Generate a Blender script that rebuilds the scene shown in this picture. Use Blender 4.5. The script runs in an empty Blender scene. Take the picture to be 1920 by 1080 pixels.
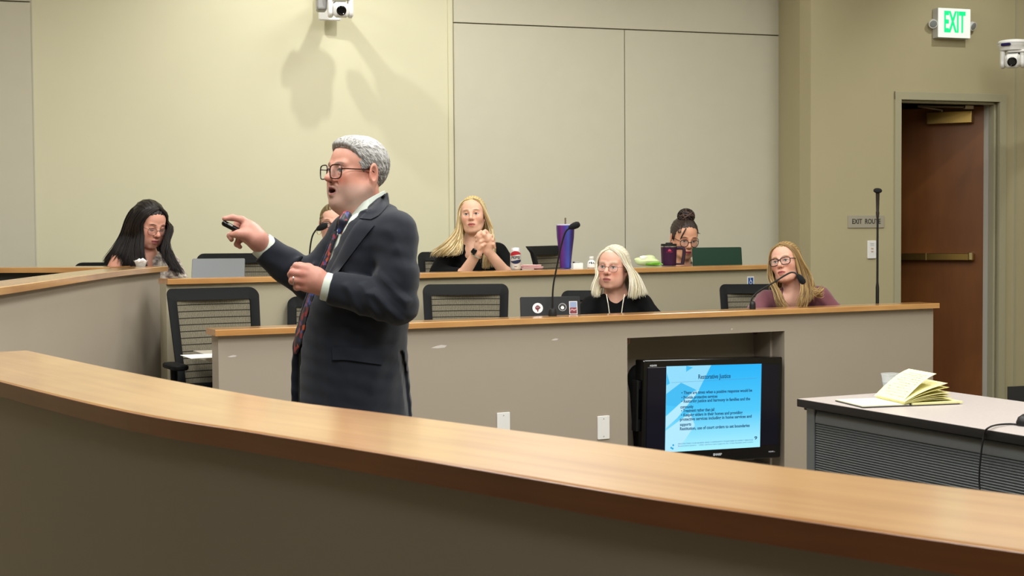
import bpy, bmesh, math, random
import numpy as np
from mathutils import Vector, Matrix, Euler

# ------------------------------------------------------------------ camera, world, lights, exposure
scn = bpy.context.scene
COL = scn.collection
FPX = 2750.0
PITCH, ROLL = math.radians(2.29), math.radians(-0.40)
CAMZ = 1.48
cam_d = bpy.data.cameras.new('camera'); cam = bpy.data.objects.new('camera', cam_d); COL.objects.link(cam)
cam_d.sensor_width = 36.0; cam_d.lens = 36.0 * FPX / 1920.0; cam_d.clip_start = 0.05
cam_d.dof.use_dof = True; cam_d.dof.focus_distance = 6.5; cam_d.dof.aperture_fstop = 16.0
CROT = Matrix.Rotation(math.radians(90) - PITCH, 3, 'X') @ Matrix.Rotation(ROLL, 3, 'Z')
cam.matrix_world = Matrix.Translation((0, 0, CAMZ)) @ CROT.to_4x4()
scn.camera = cam
scn.view_settings.view_transform = 'Standard'; scn.view_settings.look = 'None'
scn.view_settings.gamma = 1.0; scn.view_settings.use_curve_mapping = False
scn.view_settings.exposure = -0.42
w = bpy.data.worlds.new('world'); scn.world = w; w.use_nodes = True
w.node_tree.nodes['Background'].inputs[0].default_value = (1, 0.95, 0.88, 1)
w.node_tree.nodes['Background'].inputs[1].default_value = 0.05

def area_light(name, loc, size, power, color=(1, 0.93, 0.82), rot=(0, 0, 0)):
    l = bpy.data.lights.new(name, 'AREA'); l.shape = 'RECTANGLE'; l.size, l.size_y = size
    l.energy = power; l.color = color
    o = bpy.data.objects.new(name, l); o.location = loc; o.rotation_euler = rot; COL.objects.link(o); return o

def spot_light(name, loc, target, power, angle, blend=0.6, radius=0.05, color=(1, 0.99, 0.92)):
    l = bpy.data.lights.new(name, 'SPOT'); l.energy = power; l.spot_size = math.radians(angle); l.spot_blend = blend
    l.shadow_soft_size = radius; l.color = color
    o = bpy.data.objects.new(name, l); o.location = loc
    o.rotation_euler = (Vector(target) - Vector(loc)).to_track_quat('-Z', 'Y').to_euler(); COL.objects.link(o); return o

# unseen ceiling lights over the pit, the tiers and the rear
for gx, gy, pw in ((3.0, 2.9, 50), (0.2, 2.3, 120), (-1.1, 3.9, 80), (0.9, 4.6, 60), (3.0, 4.6, 66), (-2.6, 5.2, 50),
                   (-2.6, 6.8, 34), (0.2, 6.3, 66), (3.0, 6.3, 62), (0.2, 8.0, 46), (2.6, 7.8, 34), (-2.6, 2.9, 8), (0.6, -1.0, 46)):  # rear light and nearest ones added to brighten the near bench
    area_light('unseen_ceiling_light', (gx, gy, 3.68), (0.6, 1.2), pw, color=(1, 1.0, 0.96))
# recessed wall washers along the back wall (wall runs from (-3.5,8.9) to (2,10.7))
for sx in (0.35, 1.4):
    wy = 10.7 + 0.336 * (sx - 1.935)
    tx = sx + 0.3
    spot_light('wall_washer', (sx + 0.35, wy - 1.05, 3.66), (tx - 0.35, wy + 0.1, 1.7), 15, 100, 1.0, 0.06)
spot_light('wall_washer', (3.42, 9.25, 3.68), (3.45, 10.5, 1.9), 48, 95, 0.8, 0.03)
for lx in (-1.49, -0.67):      # the pair whose light throws the two shadows of the hanging camera
    spot_light('wall_washer', (lx, 8.52, 3.68), (lx * 1.0, 9.7, 2.0), 62, 120, 1.0, 0.03)
# ------------------------------------------------------------------ helpers
AX_R, AX_U, AX_F = CROT @ Vector((1, 0, 0)), CROT @ Vector((0, 1, 0)), CROT @ Vector((0, 0, -1))
CP = Vector((0, 0, CAMZ))
def ray(px, py): return AX_F + AX_R * ((px - 960) / FPX) + AX_U * ((540 - py) / FPX)
def at(px, py, Y):
    r = ray(px, py); return CP + r * (Y / r.y)
def on(px, py, z):
    r = ray(px, py); return CP + r * ((z - CAMZ) / r.z)
def onwall(px, py, p, d):
    """hit of the pixel ray with the vertical plane through p along direction d (2D)"""
    r = ray(px, py); n = Vector((-d[1], d[0]))
    t = (n.x * (p[0] - CP.x) + n.y * (p[1] - CP.y)) / (n.x * r.x + n.y * r.y)
    return CP + r * t

def lin(c):
    c = c / 255.0
    return c / 12.92 if c <= 0.04045 else ((c + 0.055) / 1.055) ** 2.4
def rgb(h):
    h = h.lstrip('#'); return tuple(lin(int(h[i:i + 2], 16)) for i in (0, 2, 4))

MATS = {}
def mat(name, color='#888888', rough=0.6, metal=0.0, noise=0.0, nscale=30.0, bump=0.0, bscale=200.0, emit=None, estr=0.0,
        alpha=1.0, trans=0.0, ior=1.45, spec=0.5, sss=0.0, sheen=0.0, coat=0.0, attr=None, stretch=(1, 1, 1), c2=None):
    if name in MATS: return MATS[name]
    m = bpy.data.materials.new(name); m.use_nodes = True; nt = m.node_tree; b = nt.nodes['Principled BSDF']
    col = rgb(color) + (1,)
    b.inputs['Base Color'].default_value = col; b.inputs['Roughness'].default_value = rough
    b.inputs['Metallic'].default_value = metal; b.inputs['Alpha'].default_value = alpha
    b.inputs['Transmission Weight'].default_value = trans; b.inputs['IOR'].default_value = ior
    b.inputs['Specular IOR Level'].default_value = spec
    b.inputs['Sheen Weight'].default_value = sheen; b.inputs['Coat Weight'].default_value = coat
    if sss:
        b.inputs['Subsurface Weight'].default_value = sss; b.inputs['Subsurface Radius'].default_value = (0.012, 0.005, 0.003)
        b.inputs['Subsurface Scale'].default_value = 1.0
    if emit:
        b.inputs['Emission Color'].default_value = rgb(emit) + (1,); b.inputs['Emission Strength'].default_value = estr
    N = nt.nodes.new; L = nt.links.new
    tc = N('ShaderNodeTexCoord'); mp = N('ShaderNodeMapping'); mp.inputs['Scale'].default_value = stretch
    L(tc.outputs['Object'], mp.inputs['Vector'])
    src = None
    if attr:
        a = N('ShaderNodeVertexColor'); a.layer_name = attr; src = a.outputs['Color']
    if noise or c2:
        n = N('ShaderNodeTexNoise'); n.inputs['Scale'].default_value = nscale; n.inputs['Detail'].default_value = 4
        L(mp.outputs[0], n.inputs['Vector'])
        mx = N('ShaderNodeMix'); mx.data_type = 'RGBA'
        if c2:
            cr = N('ShaderNodeValToRGB'); cr.color_ramp.elements[0].position = 0.35; cr.color_ramp.elements[1].position = 0.65
            L(n.outputs[0], cr.inputs[0]); L(cr.outputs[0], mx.inputs[0]); mx.inputs[6].default_value = col; mx.inputs[7].default_value = rgb(c2) + (1,)
        else:
            mx.blend_type = 'MULTIPLY'; mx.inputs[0].default_value = 1.0
            mr = N('ShaderNodeMapRange'); mr.inputs[3].default_value = 1 - noise; mr.inputs[4].default_value = 1 + noise
            L(n.outputs[0], mr.inputs[0]); L(mr.outputs[0], mx.inputs[7])
            if src: L(src, mx.inputs[6])
            else: mx.inputs[6].default_value = col
        src = mx.outputs[2]
    if src: L(src, b.inputs['Base Color'])
    if bump:
        n2 = N('ShaderNodeTexNoise'); n2.inputs['Scale'].default_value = bscale; n2.inputs['Detail'].default_value = 3
        L(mp.outputs[0], n2.inputs['Vector'])
        bp = N('ShaderNodeBump'); bp.inputs['Strength'].default_value = bump; bp.inputs['Distance'].default_value = 0.002
        L(n2.outputs[0], bp.inputs['Height']); L(bp.outputs[0], b.inputs['Normal'])
    MATS[name] = m; return m

def wood_mat(name, c1, c2, rough=0.3, sx=1.2, sy=60, coord='UV', scale=1.0, spec=0.5, coat=0.0):
    if name in MATS: return MATS[name]
    m = bpy.data.materials.new(name); m.use_nodes = True; nt = m.node_tree; b = nt.nodes['Principled BSDF']
    N = nt.nodes.new; L = nt.links.new
    tc = N('ShaderNodeTexCoord'); mp = N('ShaderNodeMapping'); mp.inputs['Scale'].default_value = (sx * scale, sy * scale, sx * scale if coord == 'UV' else scale)
    L(tc.outputs[coord], mp.inputs['Vector'])
    n = N('ShaderNodeTexNoise'); n.inputs['Scale'].default_value = 1.0; n.inputs['Detail'].default_value = 6; n.inputs['Roughness'].default_value = 0.65
    n.inputs['Distortion'].default_value = 0.4
    L(mp.outputs[0], n.inputs['Vector'])
    n3 = N('ShaderNodeTexNoise'); n3.inputs['Scale'].default_value = 3.0; n3.inputs['Detail'].default_value = 2
    L(tc.outputs[coord], n3.inputs['Vector'])
    ad = N('ShaderNodeMath'); ad.operation = 'MULTIPLY_ADD'; ad.inputs[1].default_value = 0.45
    L(n3.outputs[0], ad.inputs[0]); 
    mu = N('ShaderNodeMath'); mu.operation = 'MULTIPLY'; mu.inputs[1].default_value = 0.6; L(n.outputs[0], mu.inputs[0]); L(mu.outputs[0], ad.inputs[2])
    cr = N('ShaderNodeValToRGB'); cr.color_ramp.elements[0].position = 0.33; cr.color_ramp.elements[1].position = 0.7
    cr.color_ramp.elements[0].color = rgb(c1) + (1,); cr.color_ramp.elements[1].color = rgb(c2) + (1,)
    L(ad.outputs[0], cr.inputs[0]); L(cr.outputs[0], b.inputs['Base Color'])
    b.inputs['Roughness'].default_value = rough; b.inputs['Specular IOR Level'].default_value = spec
    b.inputs['Coat Weight'].default_value = coat; b.inputs['Coat Roughness'].default_value = 0.15; b.inputs['Coat IOR'].default_value = 1.8
    MATS[name] = m; return m

def props(o, label=None, cat=None, group=None, kind=None):
    if label: o['label'] = label
    if cat: o['category'] = cat
    if group: o['group'] = group
    if kind: o['kind'] = kind
    return o
def root(name, loc, label, cat, group=None, rz=0.0):
    o = bpy.data.objects.new(name, None); o.empty_display_size = 0.05; o.location = loc; o.rotation_euler = (0, 0, rz)
    COL.objects.link(o); return props(o, label, cat, group)
def put(o, parent):
    """parent without moving (mesh data is in world or in the parent's own space already)"""
    o.parent = parent; return o

class MB:
    """collects shapes; build() links them as ONE mesh object"""
    def __init__(s): s.v = []; s.f = []; s.uv = []; s.m = []; s.hasuv = False
    def add(s, vs, fs, uvs=None, mi=0):
        b = len(s.v); s.v += [tuple(v) for v in vs]
        for i, f in enumerate(fs):
            s.f.append(tuple(b + k for k in f)); s.m.append(mi)
            if uvs: s.uv.append(uvs[i]); s.hasuv = True
            else: s.uv.append([(0, 0)] * len(f))
        return s
    def box(s, c, size, R=None, mi=0, taper=(1, 1)):
        x, y, z = size[0] / 2, size[1] / 2, size[2] / 2
        vs = [Vector((sx * x * (taper[0] if sz > 0 else 1), sy * y * (taper[1] if sz > 0 else 1), sz * z)) for sz in (-1, 1) for sy in (-1, 1) for sx in (-1, 1)]
        if R is not None: vs = [R @ v for v in vs]
        vs = [v + Vector(c) for v in vs]
        return s.add(vs, [(0, 2, 3, 1), (4, 5, 7, 6), (0, 1, 5, 4), (2, 6, 7, 3), (0, 4, 6, 2), (1, 3, 7, 5)], mi=mi)
    def rbox(s, c, size, r=0.01, R=None, seg=3, mi=0, ax=2):
        """box with rounded vertical (ax) edges plus a small chamfer at both caps"""
        d = [0, 1, 2]; d.remove(ax); a, b = d
        hx, hy, hz = size[a] / 2, size[b] / 2, size[ax] / 2; r = min(r, hx * .99, hy * .99); ch = min(r * .5, hz * .5)
        ring = []
        for q, (sx, sy) in enumerate(((1, 1), (-1, 1), (-1, -1), (1, -1))):
            for k in range(seg + 1):
                t = math.pi / 2 * (q + k / seg); ring.append((sx * (hx - r) + r * math.cos(t), sy * (hy - r) + r * math.sin(t)))
        n = len(ring); vs = []
        for z, ins in ((-hz, ch), (-hz + ch, 0), (hz - ch, 0), (hz, ch)):
            for (u, v) in ring:
                p = [0, 0, 0]; p[a] = u * (1 - ins / hx); p[b] = v * (1 - ins / hy); p[ax] = z; p = Vector(p)
                if R is not None: p = R @ p
                vs.append(p + Vector(c))
        fs = [tuple(range(n - 1, -1, -1)), tuple(range(3 * n, 4 * n))]
        for l in range(3):
            for i in range(n):
                j = (i + 1) % n; fs.append((l * n + i, l * n + j, l * n + n + j, l * n + n + i))
        if ax == 1: fs = [f[::-1] for f in fs]
        return s.add(vs, fs, mi=mi)
    def tube(s, pts, r, seg=10, closed=False, cap=True, mi=0, flat=1.0, up=None):
        pts = [Vector(p) for p in pts]; n = len(pts); rs = r if isinstance(r, (list, tuple)) else [r] * n
        tan = []
        for i in range(n):
            a = pts[(i - 1) % n] if (closed or i > 0) else pts[i]; b = pts[(i + 1) % n] if (closed or i < n - 1) else pts[i]
            t = (b - a); tan.append(t.normalized() if t.length > 1e-9 else Vector((0, 0, 1)))
        nrm = Vector(up) if up is not None else (Vector((0, 0, 1)) if abs(tan[0].z) < 0.9 else Vector((1, 0, 0)))
        vs = []
        for i in range(n):
            if up is not None: nrm = Vector(up)
            nrm = (nrm - tan[i] * nrm.dot(tan[i])).normalized(); bi = tan[i].cross(nrm)
            for k in range(seg):
                a = 2 * math.pi * k / seg; vs.append(pts[i] + (nrm * math.cos(a) + bi * math.sin(a) * flat) * rs[i])
        fs = []
        for i in range(n if closed else n - 1):
            j = (i + 1) % n
            for k in range(seg): fs.append((i * seg + k, i * seg + (k + 1) % seg, j * seg + (k + 1) % seg, j * seg + k))
        if cap and not closed: fs += [tuple(range(seg - 1, -1, -1)), tuple((n - 1) * seg + k for k in range(seg))]
        return s.add(vs, fs, mi=mi)
    def lathe(s, prof, c=(0, 0, 0), R=None, seg=24, mi=0, sq=(1, 1)):
        vs = []; n = len(prof)
        for (r, z) in prof:
            for k in range(seg):
                a = 2 * math.pi * k / seg; p = Vector((r * math.cos(a) * sq[0], r * math.sin(a) * sq[1], z))
                if R is not None: p = R @ p
                vs.append(p + Vector(c))
        fs = [(i * seg + k, i * seg + (k + 1) % seg, (i + 1) * seg + (k + 1) % seg, (i + 1) * seg + k) for i in range(n - 1) for k in range(seg)]
        fs += [tuple(range(seg - 1, -1, -1)), tuple((n - 1) * seg + k for k in range(seg))]
        return s.add(vs, fs, mi=mi)
    def prism(s, poly, d, R=None, c=(0, 0, 0), mi=0):
        """polygon in local x,z extruded d along local +y"""
        n = len(poly); vs = [Vector((x, 0, z)) for x, z in poly] + [Vector((x, d, z)) for x, z in poly]
        if R is not None: vs = [R @ v for v in vs]
        vs = [v + Vector(c) for v in vs]
        fs = [tuple(range(n)), tuple(range(2 * n - 1, n - 1, -1))] + [(i, i + n, (i + 1) % n + n, (i + 1) % n) for i in range(n)]
        return s.add(vs, fs, mi=mi)
    def strip(s, pts, o0, o1, z0, z1, mi=0, bevel=0.0):
        """solid following the plan polyline pts [(x,y)..], between lateral offsets o0..o1 (left of travel positive) and heights; UV = metres"""
        P = [Vector((p[0], p[1])) for p in pts]; n = len(P); L = []
        for i in range(n):
            a = P[max(i - 1, 0)]; b = P[min(i + 1, n - 1)]; t = (b - a).normalized(); L.append(Vector((-t.y, t.x)))
        arc = [0.0]
        for i in range(1, n): arc.append(arc[-1] + (P[i] - P[i - 1]).length)
        if bevel: sec = [(o0, z0), (o0, z1 - bevel), (o0 + (bevel if o1 > o0 else -bevel), z1), (o1 - (bevel if o1 > o0 else -bevel), z1), (o1, z1 - bevel), (o1, z0)]
        else: sec = [(o0, z0), (o0, z1), (o1, z1), (o1, z0)]
        if o1 < o0: sec = sec[::-1]
        m = len(sec); vs = []; cum = [0.0]
        for k in range(m): a, b = sec[k], sec[(k + 1) % m]; cum.append(cum[-1] + math.hypot(a[0] - b[0], a[1] - b[1]))
        for i in range(n):
            for (o, z) in sec: q = P[i] + L[i] * o; vs.append((q.x, q.y, z))
        fs = []; uv = []
        for i in range(n - 1):
            for k in range(m):
                k2 = (k + 1) % m; fs.append((i * m + k, i * m + k2, (i + 1) * m + k2, (i + 1) * m + k))
                uv.append([(arc[i], cum[k]), (arc[i], cum[k + 1]), (arc[i + 1], cum[k + 1]), (arc[i + 1], cum[k])])
        fs.append(tuple(range(m - 1, -1, -1))); uv.append([(sec[k][1] * .3, sec[k][0]) for k in range(m - 1, -1, -1)])
        fs.append(tuple((n - 1) * m + k for k in range(m))); uv.append([(sec[k][1] * .3, sec[k][0]) for k in range(m)])
        return s.add(vs, fs, uv, mi=mi)
    def build(s, name, mats, parent=None, smooth=False, angle=None, bevel=0.0):
        me = bpy.data.meshes.new(name); me.from_pydata(s.v, [], s.f)
        for m_ in (mats if isinstance(mats, (list, tuple)) else [mats]): me.materials.append(m_)
        me.polygons.foreach_set('material_index', s.m)
        if s.hasuv:
            uvl = me.uv_layers.new(name='UVMap'); flat = [c for f in s.uv for p in f for c in p]; uvl.data.foreach_set('uv', flat)
        bm = bmesh.new(); bm.from_mesh(me); bmesh.ops.recalc_face_normals(bm, faces=bm.faces)
        if bevel:
            bmesh.ops.bevel(bm, geom=[e for e in bm.edges if len(e.link_faces) == 2 and e.calc_face_angle(0) > 0.6], offset=bevel, segments=2, affect='EDGES', profile=0.6)
        bm.to_mesh(me); bm.free()
        if smooth or bevel:
            me.polygons.foreach_set('use_smooth', [True] * len(me.polygons)); me.set_sharp_from_angle(angle=math.radians(angle or 40))
        me.update(); o = bpy.data.objects.new(name, me); COL.objects.link(o)
        if parent: put(o, parent)
        return o

def catmull(pts, k=8):
    P = [Vector(p) for p in pts]; out = []
    for i in range(len(P) - 1):
        p0 = P[i - 1] if i else P[0] * 2 - P[1]; p1, p2 = P[i], P[i + 1]; p3 = P[i + 2] if i + 2 < len(P) else P[-1] * 2 - P[-2]
        for j in range(k):
            t = j / k; out.append(0.5 * ((2 * p1) + (p2 - p0) * t + (2 * p0 - 5 * p1 + 4 * p2 - p3) * t * t + (3 * p1 - p0 - 3 * p2 + p3) * t ** 3))
    out.append(P[-1]); return out

def frame(x, z=None, y=None):
    """rotation with given x axis and approx z (or y)"""
    x = Vector(x).normalized()
    if z is not None: z = Vector(z); y = z.cross(x).normalized(); z = x.cross(y)
    else: y = Vector(y); z = x.cross(y).normalized(); y = z.cross(x)
    return Matrix((x, y, z)).transposed()

def text(name, body, size, loc, R, m, parent, ext=0.0006, align='CENTER', width=None, spacing=1.0, bold=0.0):
    """R columns: x right, y up, z out of the surface"""
    c = bpy.data.curves.new(name, 'FONT'); c.body = body; c.size = size; c.extrude = ext; c.align_x = align; c.align_y = 'CENTER'
    c.space_character = spacing; c.offset = bold; c.resolution_u = 3
    t = bpy.data.objects.new(name, c); COL.objects.link(t)
    dg = bpy.context.evaluated_depsgraph_get(); me = bpy.data.meshes.new_from_object(t.evaluated_get(dg)); me.name = name
    bpy.data.objects.remove(t); bpy.data.curves.remove(c)
    if width:
        xs = [v.co.x for v in me.vertices]; k = width / max(1e-6, max(xs) - min(xs)); me.transform(Matrix.Diagonal((k, 1, 1, 1)))
    me.transform(Matrix.Translation(loc) @ R.to_4x4())
    me.materials.clear(); me.materials.append(m); o = bpy.data.objects.new(name, me); COL.objects.link(o)
    if parent: put(o, parent)
    return o

def copy_tree(o, parent=None):
    c = o.copy(); COL.objects.link(c)
    if parent: c.parent = parent
    for ch in list(o.children): copy_tree(ch, c)
    return c

# ------------------------------------------------------------------ implicit surfaces (for bodies and cloth)
def axis(lo, hi, h, fine=None):
    out = [lo]
    while out[-1] < hi:
        p = out[-1]; s = fine[2] if (fine and fine[0] <= p < fine[1]) else h; out.append(p + s)
    return np.array(out, dtype=np.float32)
class SDF:
    def __init__(s, lo, hi, h, fine={}):
        s.ax = [axis(lo[i], hi[i], h, fine.get(i)) for i in range(3)]; s.h = h
        s.d = np.full([len(a) for a in s.ax], 0.2, np.float32)
    def region(s, lo, hi, m):
        sl = []; co = []
        for i in range(3):
            a = s.ax[i]; i0 = max(np.searchsorted(a, lo[i] - m) - 1, 0); i1 = min(np.searchsorted(a, hi[i] + m) + 1, len(a))
            if i1 - i0 < 1: return None, None
            sl.append(slice(i0, i1)); sh = [1, 1, 1]; sh[i] = -1; co.append(a[i0:i1].reshape(sh))
        return tuple(sl), co
    def op(s, fn, lo, hi, k=0.01, mode='add'):
        sl, co = s.region(lo, hi, k + 2.5 * s.h)
        if sl is None: return s
        d = fn(*co).astype(np.float32); a = s.d[sl]
        if mode == 'sub': d = -d; 
        if mode == 'add':
            hh = np.maximum(k - np.abs(a - d), 0); s.d[sl] = np.minimum(a, d) - hh * hh / (4 * k + 1e-9)
        else:
            hh = np.maximum(k - np.abs(a - d), 0); s.d[sl] = np.maximum(a, d) + hh * hh / (4 * k + 1e-9)
        return s
    def cone(s, a, b, ra, rb=None, k=0.01, mode='add', clip=None):
        rb = ra if rb is None else rb
        a = np.array(a, np.float32); b = np.array(b, np.float32); ab = b - a; L2 = float(ab @ ab) + 1e-12
        def fn(X, Y, Z):
            t = np.clip(((X - a[0]) * ab[0] + (Y - a[1]) * ab[1] + (Z - a[2]) * ab[2]) / L2, 0, 1)
            d = np.sqrt((X - a[0] - t * ab[0]) ** 2 + (Y - a[1] - t * ab[1]) ** 2 + (Z - a[2] - t * ab[2]) ** 2) - (ra + (rb - ra) * t)
            if clip is not None:      # flat end, clip metres past b
                u = ab / math.sqrt(L2); d = np.maximum(d, (X - b[0]) * u[0] + (Y - b[1]) * u[1] + (Z - b[2]) * u[2] - clip)
            return d
        r = max(ra, rb); return s.op(fn, np.minimum(a, b) - r, np.maximum(a, b) + r, k, mode)
    def chain(s, pts, rs, k=0.01, mode='add'):
        for i in range(len(pts) - 1): s.cone(pts[i], pts[i + 1], rs[i], rs[i + 1], k, mode)
        return s
    def ell(s, c, r, R=None, k=0.01, mode='add'):
        c = np.array(c, np.float32); r = np.array(r, np.float32); M = np.array(R if R is not None else np.eye(3), np.float32)
        def fn(X, Y, Z):
            x, y, z = X - c[0], Y - c[1], Z - c[2]
            u = (M[0, 0] * x + M[1, 0] * y + M[2, 0] * z) / r[0]; v = (M[0, 1] * x + M[1, 1] * y + M[2, 1] * z) / r[1]; w = (M[0, 2] * x + M[1, 2] * y + M[2, 2] * z) / r[2]
            k0 = np.sqrt(u * u + v * v + w * w); k1 = np.sqrt((u / r[0]) ** 2 + (v / r[1]) ** 2 + (w / r[2]) ** 2) + 1e-6
            return k0 * (k0 - 1) / k1
        m = np.sqrt(((M * r[None, :]) ** 2).sum(1))
        return s.op(fn, c - m, c + m, k, mode)
    def half(s, n, c, lo, hi, k=0.004):
        """keep the side where n.p < c (inside the box lo..hi)"""
        n = np.array(n, float); q = float(np.linalg.norm(n)); n /= q; c = c / q
        return s.op(lambda X, Y, Z: -(n[0] * X + n[1] * Y + n[2] * Z - c) + 0 * (X + Y + Z), lo, hi, k, 'sub')
    def loft(s, levels, k=0.02, mode='add', grow=0.0, p=2.0):
        """levels: (z, cx, cy, rx, ry) sorted by z"""
        lv = np.array(sorted(levels), float)
        def fn(X, Y, Z):
            z = Z.ravel(); g = [np.interp(z, lv[:, 0], lv[:, i]).astype(np.float32).reshape(Z.shape) for i in range(1, 5)]
            rx, ry = g[2] + grow, g[3] + grow
            q = (np.abs((X - g[0]) / rx) ** p + np.abs((Y - g[1]) / ry) ** p) ** (1 / p)
            gr = np.sqrt(((X - g[0]) / rx ** 2) ** 2 + ((Y - g[1]) / ry ** 2) ** 2) + 1e-5
            d = np.where(q > 0.3, q * (q - 1) / gr if p == 2.0 else (q - 1) * np.minimum(rx, ry), -np.minimum(rx, ry) * 0.7)
            return np.maximum(d, np.maximum(lv[0, 0] - Z, Z - lv[-1, 0]))
        lo = [(lv[:, 1] - lv[:, 3]).min() - grow, (lv[:, 2] - lv[:, 4]).min() - grow, lv[0, 0]]; hi = [(lv[:, 1] + lv[:, 3]).max() + grow, (lv[:, 2] + lv[:, 4]).max() + grow, lv[-1, 0]]
        return s.op(fn, lo, hi, k, mode)
    def disp(s, fn, lo, hi):
        sl, co = s.region(lo, hi, 0)
        if sl is not None: s.d[sl] += fn(*co).astype(np.float32)
        return s
    def mesh(s, name, m, parent=None, paint=None, keep=None):
        d = s.d; ins = d < 0; c = np.zeros([n - 1 for n in d.shape], np.uint8)
        for i in (0, 1):
            for j in (0, 1):
                for k in (0, 1): c += ins[i:d.shape[0] - 1 + i, j:d.shape[1] - 1 + j, k:d.shape[2] - 1 + k]
        mixed = (c > 0) & (c < 8); idx = np.argwhere(mixed); vid = np.full(c.shape, -1, np.int32); vid[mixed] = np.arange(len(idx))
        acc = np.zeros((len(idx), 3)); cnt = np.zeros(len(idx)); corners = [(i, j, k) for i in (0, 1) for j in (0, 1) for k in (0, 1)]
        pos = {}; val = {}
        for q in corners:
            I = idx + np.array(q); pos[q] = np.stack([s.ax[a][I[:, a]] for a in range(3)], 1); val[q] = d[I[:, 0], I[:, 1], I[:, 2]]
        for a in corners:
            for ax_ in range(3):
                if a[ax_] == 0:
                    b = list(a); b[ax_] = 1; b = tuple(b); da, db = val[a], val[b]; cr = (da < 0) != (db < 0)
                    t = np.where(cr, da / np.where(cr, da - db, 1), 0)[:, None]; acc += (pos[a] + t * (pos[b] - pos[a])) * cr[:, None]; cnt += cr
        V = acc / cnt[:, None]; quads = []
        for ax_ in range(3):
            o = [x for x in range(3) if x != ax_]
            A = [slice(1, -1)] * 3; A[ax_] = slice(0, -1); B = list(A); B[ax_] = slice(1, None)
            sa, sb = ins[tuple(A)], ins[tuple(B)]; E = np.argwhere(sa != sb)
            if not len(E): continue
            flip = sa[E[:, 0], E[:, 1], E[:, 2]]; E = E + np.array([1 if x != ax_ else 0 for x in range(3)])
            u = np.zeros(3, int); v = np.zeros(3, int); u[o[0]] = 1; v[o[1]] = 1
            g = lambda I: vid[I[:, 0], I[:, 1], I[:, 2]]
            Q = np.stack([g(E - u - v), g(E - v), g(E), g(E - u)], 1)
            if ax_ == 1: flip = ~flip
            Q[~flip] = Q[~flip][:, ::-1]; quads.append(Q)
        Q = np.concatenate(quads); ok = (Q >= 0).all(1); Q = Q[ok]
        if keep is not None:   # drop stray islands: keep faces whose vertices satisfy keep
            kv = keep(V); Q = Q[kv[Q].all(1)]
            used = np.zeros(len(V), bool); used[Q] = True; new = np.cumsum(used) - 1; Q = new[Q]; V = V[used]
        me = bpy.data.meshes.new(name); me.vertices.add(len(V)); me.vertices.foreach_set('co', V.astype(np.float32).ravel())
        me.loops.add(Q.size); me.loops.foreach_set('vertex_index', Q.astype(np.int32).ravel()); me.polygons.add(len(Q))
        me.polygons.foreach_set('loop_start', np.arange(0, Q.size, 4, dtype=np.int32)); me.polygons.foreach_set('loop_total', np.full(len(Q), 4, np.int32))
        me.update(calc_edges=True); me.polygons.foreach_set('use_smooth', np.ones(len(Q), bool)); me.materials.append(m)
        if paint is not None: vcol(me, paint(V))
        o = bpy.data.objects.new(name, me); COL.objects.link(o)
        if parent: put(o, parent)
        return o
def vcol(me, C):
    ca = me.color_attributes.new('Col', 'FLOAT_COLOR', 'POINT'); c4 = np.ones((len(C), 4), np.float32); c4[:, :3] = C; ca.data.foreach_set('color', c4.ravel())
# ------------------------------------------------------------------ materials of the room
M_CREAM = mat('cream_wall', '#d4d0b4', 0.85, bump=0.25, bscale=900, noise=0.03, nscale=3)
M_PANEL = mat('fabric_panel', '#cac6b4', 0.95, bump=0.4, bscale=1300, noise=0.03, nscale=8, spec=0.2)
M_TAN = mat('tan_wall', '#b2a988', 0.85, bump=0.25, bscale=900, noise=0.03, nscale=4)
M_DESK = mat('desk_paint', '#a4998a', 0.75, bump=0.2, bscale=700, noise=0.035, nscale=2.5)
M_CEIL = mat('ceiling_tile', '#dedbd0', 0.9, noise=0.03)
M_CARPET = mat('carpet', '#6a6258', 0.95, noise=0.2, nscale=150, bump=0.5, bscale=500)
M_TRIM = mat('door_frame_paint', '#a9a48a', 0.5, noise=0.02)
M_BASE = mat('dark_vinyl', '#3a3a3c', 0.6)
M_LEDGE = wood_mat('ledge_wood', '#a96e37', '#d6a464', 0.3, 1.0, 26, coat=1.0)
M_DOOR = wood_mat('door_wood', '#5f3719', '#7b4a22', 0.35, 7, 0.6, 'Object')
M_BRASS = mat('brass', '#b79a5c', 0.28, 1.0, noise=0.05)
M_WHITE = mat('white_plastic', '#e6e6e4', 0.4)
M_GREYP = mat('grey_plastic', '#9a9c9c', 0.45)
M_BLACK = mat('black_plastic', '#0c0d0f', 0.45)
M_BLACKG = mat('black_gloss', '#060608', 0.15)

# ------------------------------------------------------------------ shell
WD = Vector((1, 0.336)).normalized()                     # the back walls all run this way
def Wb(px, py=300): return onwall(px, py, (1.935, 10.7), WD)      # back wall plane
def Wd(px, py=300): return onwall(px, py, (3.1, 10.4), WD)        # door wall plane
RW = frame((WD.x, WD.y, 0), z=(0, 0, 1))                           # x along wall, y away, z up
CEIL = 3.75
def wall(name, a, b, z0, z1, th, m, side=1):
    """wall slab between plan points a,b; thickness th away from the room"""
    mb = MB(); mb.strip([a, b], 0, th * side, z0, z1); o = mb.build(name, m); return props(o, kind='structure')
mb = MB(); mb.box((0.5, 4.5, -0.05), (14, 16, 0.1)); props(mb.build('floor', M_CARPET), kind='structure')
mb = MB(); mb.box((0.5, 4.5, CEIL + 0.05), (14, 16, 0.1)); props(mb.build('ceiling', M_CEIL), kind='structure')
aL = Wb(-420).xy; aC = Wb(66).xy; aP = Wb(850).xy; aE = Wb(1457).xy; dS = Wd(1520).xy
wall('wall_back_grey', aL, aC, 0, CEIL, 0.15, M_PANEL)
wall('wall_back', aC, aP, 0, CEIL, 0.15, M_CREAM)
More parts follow.
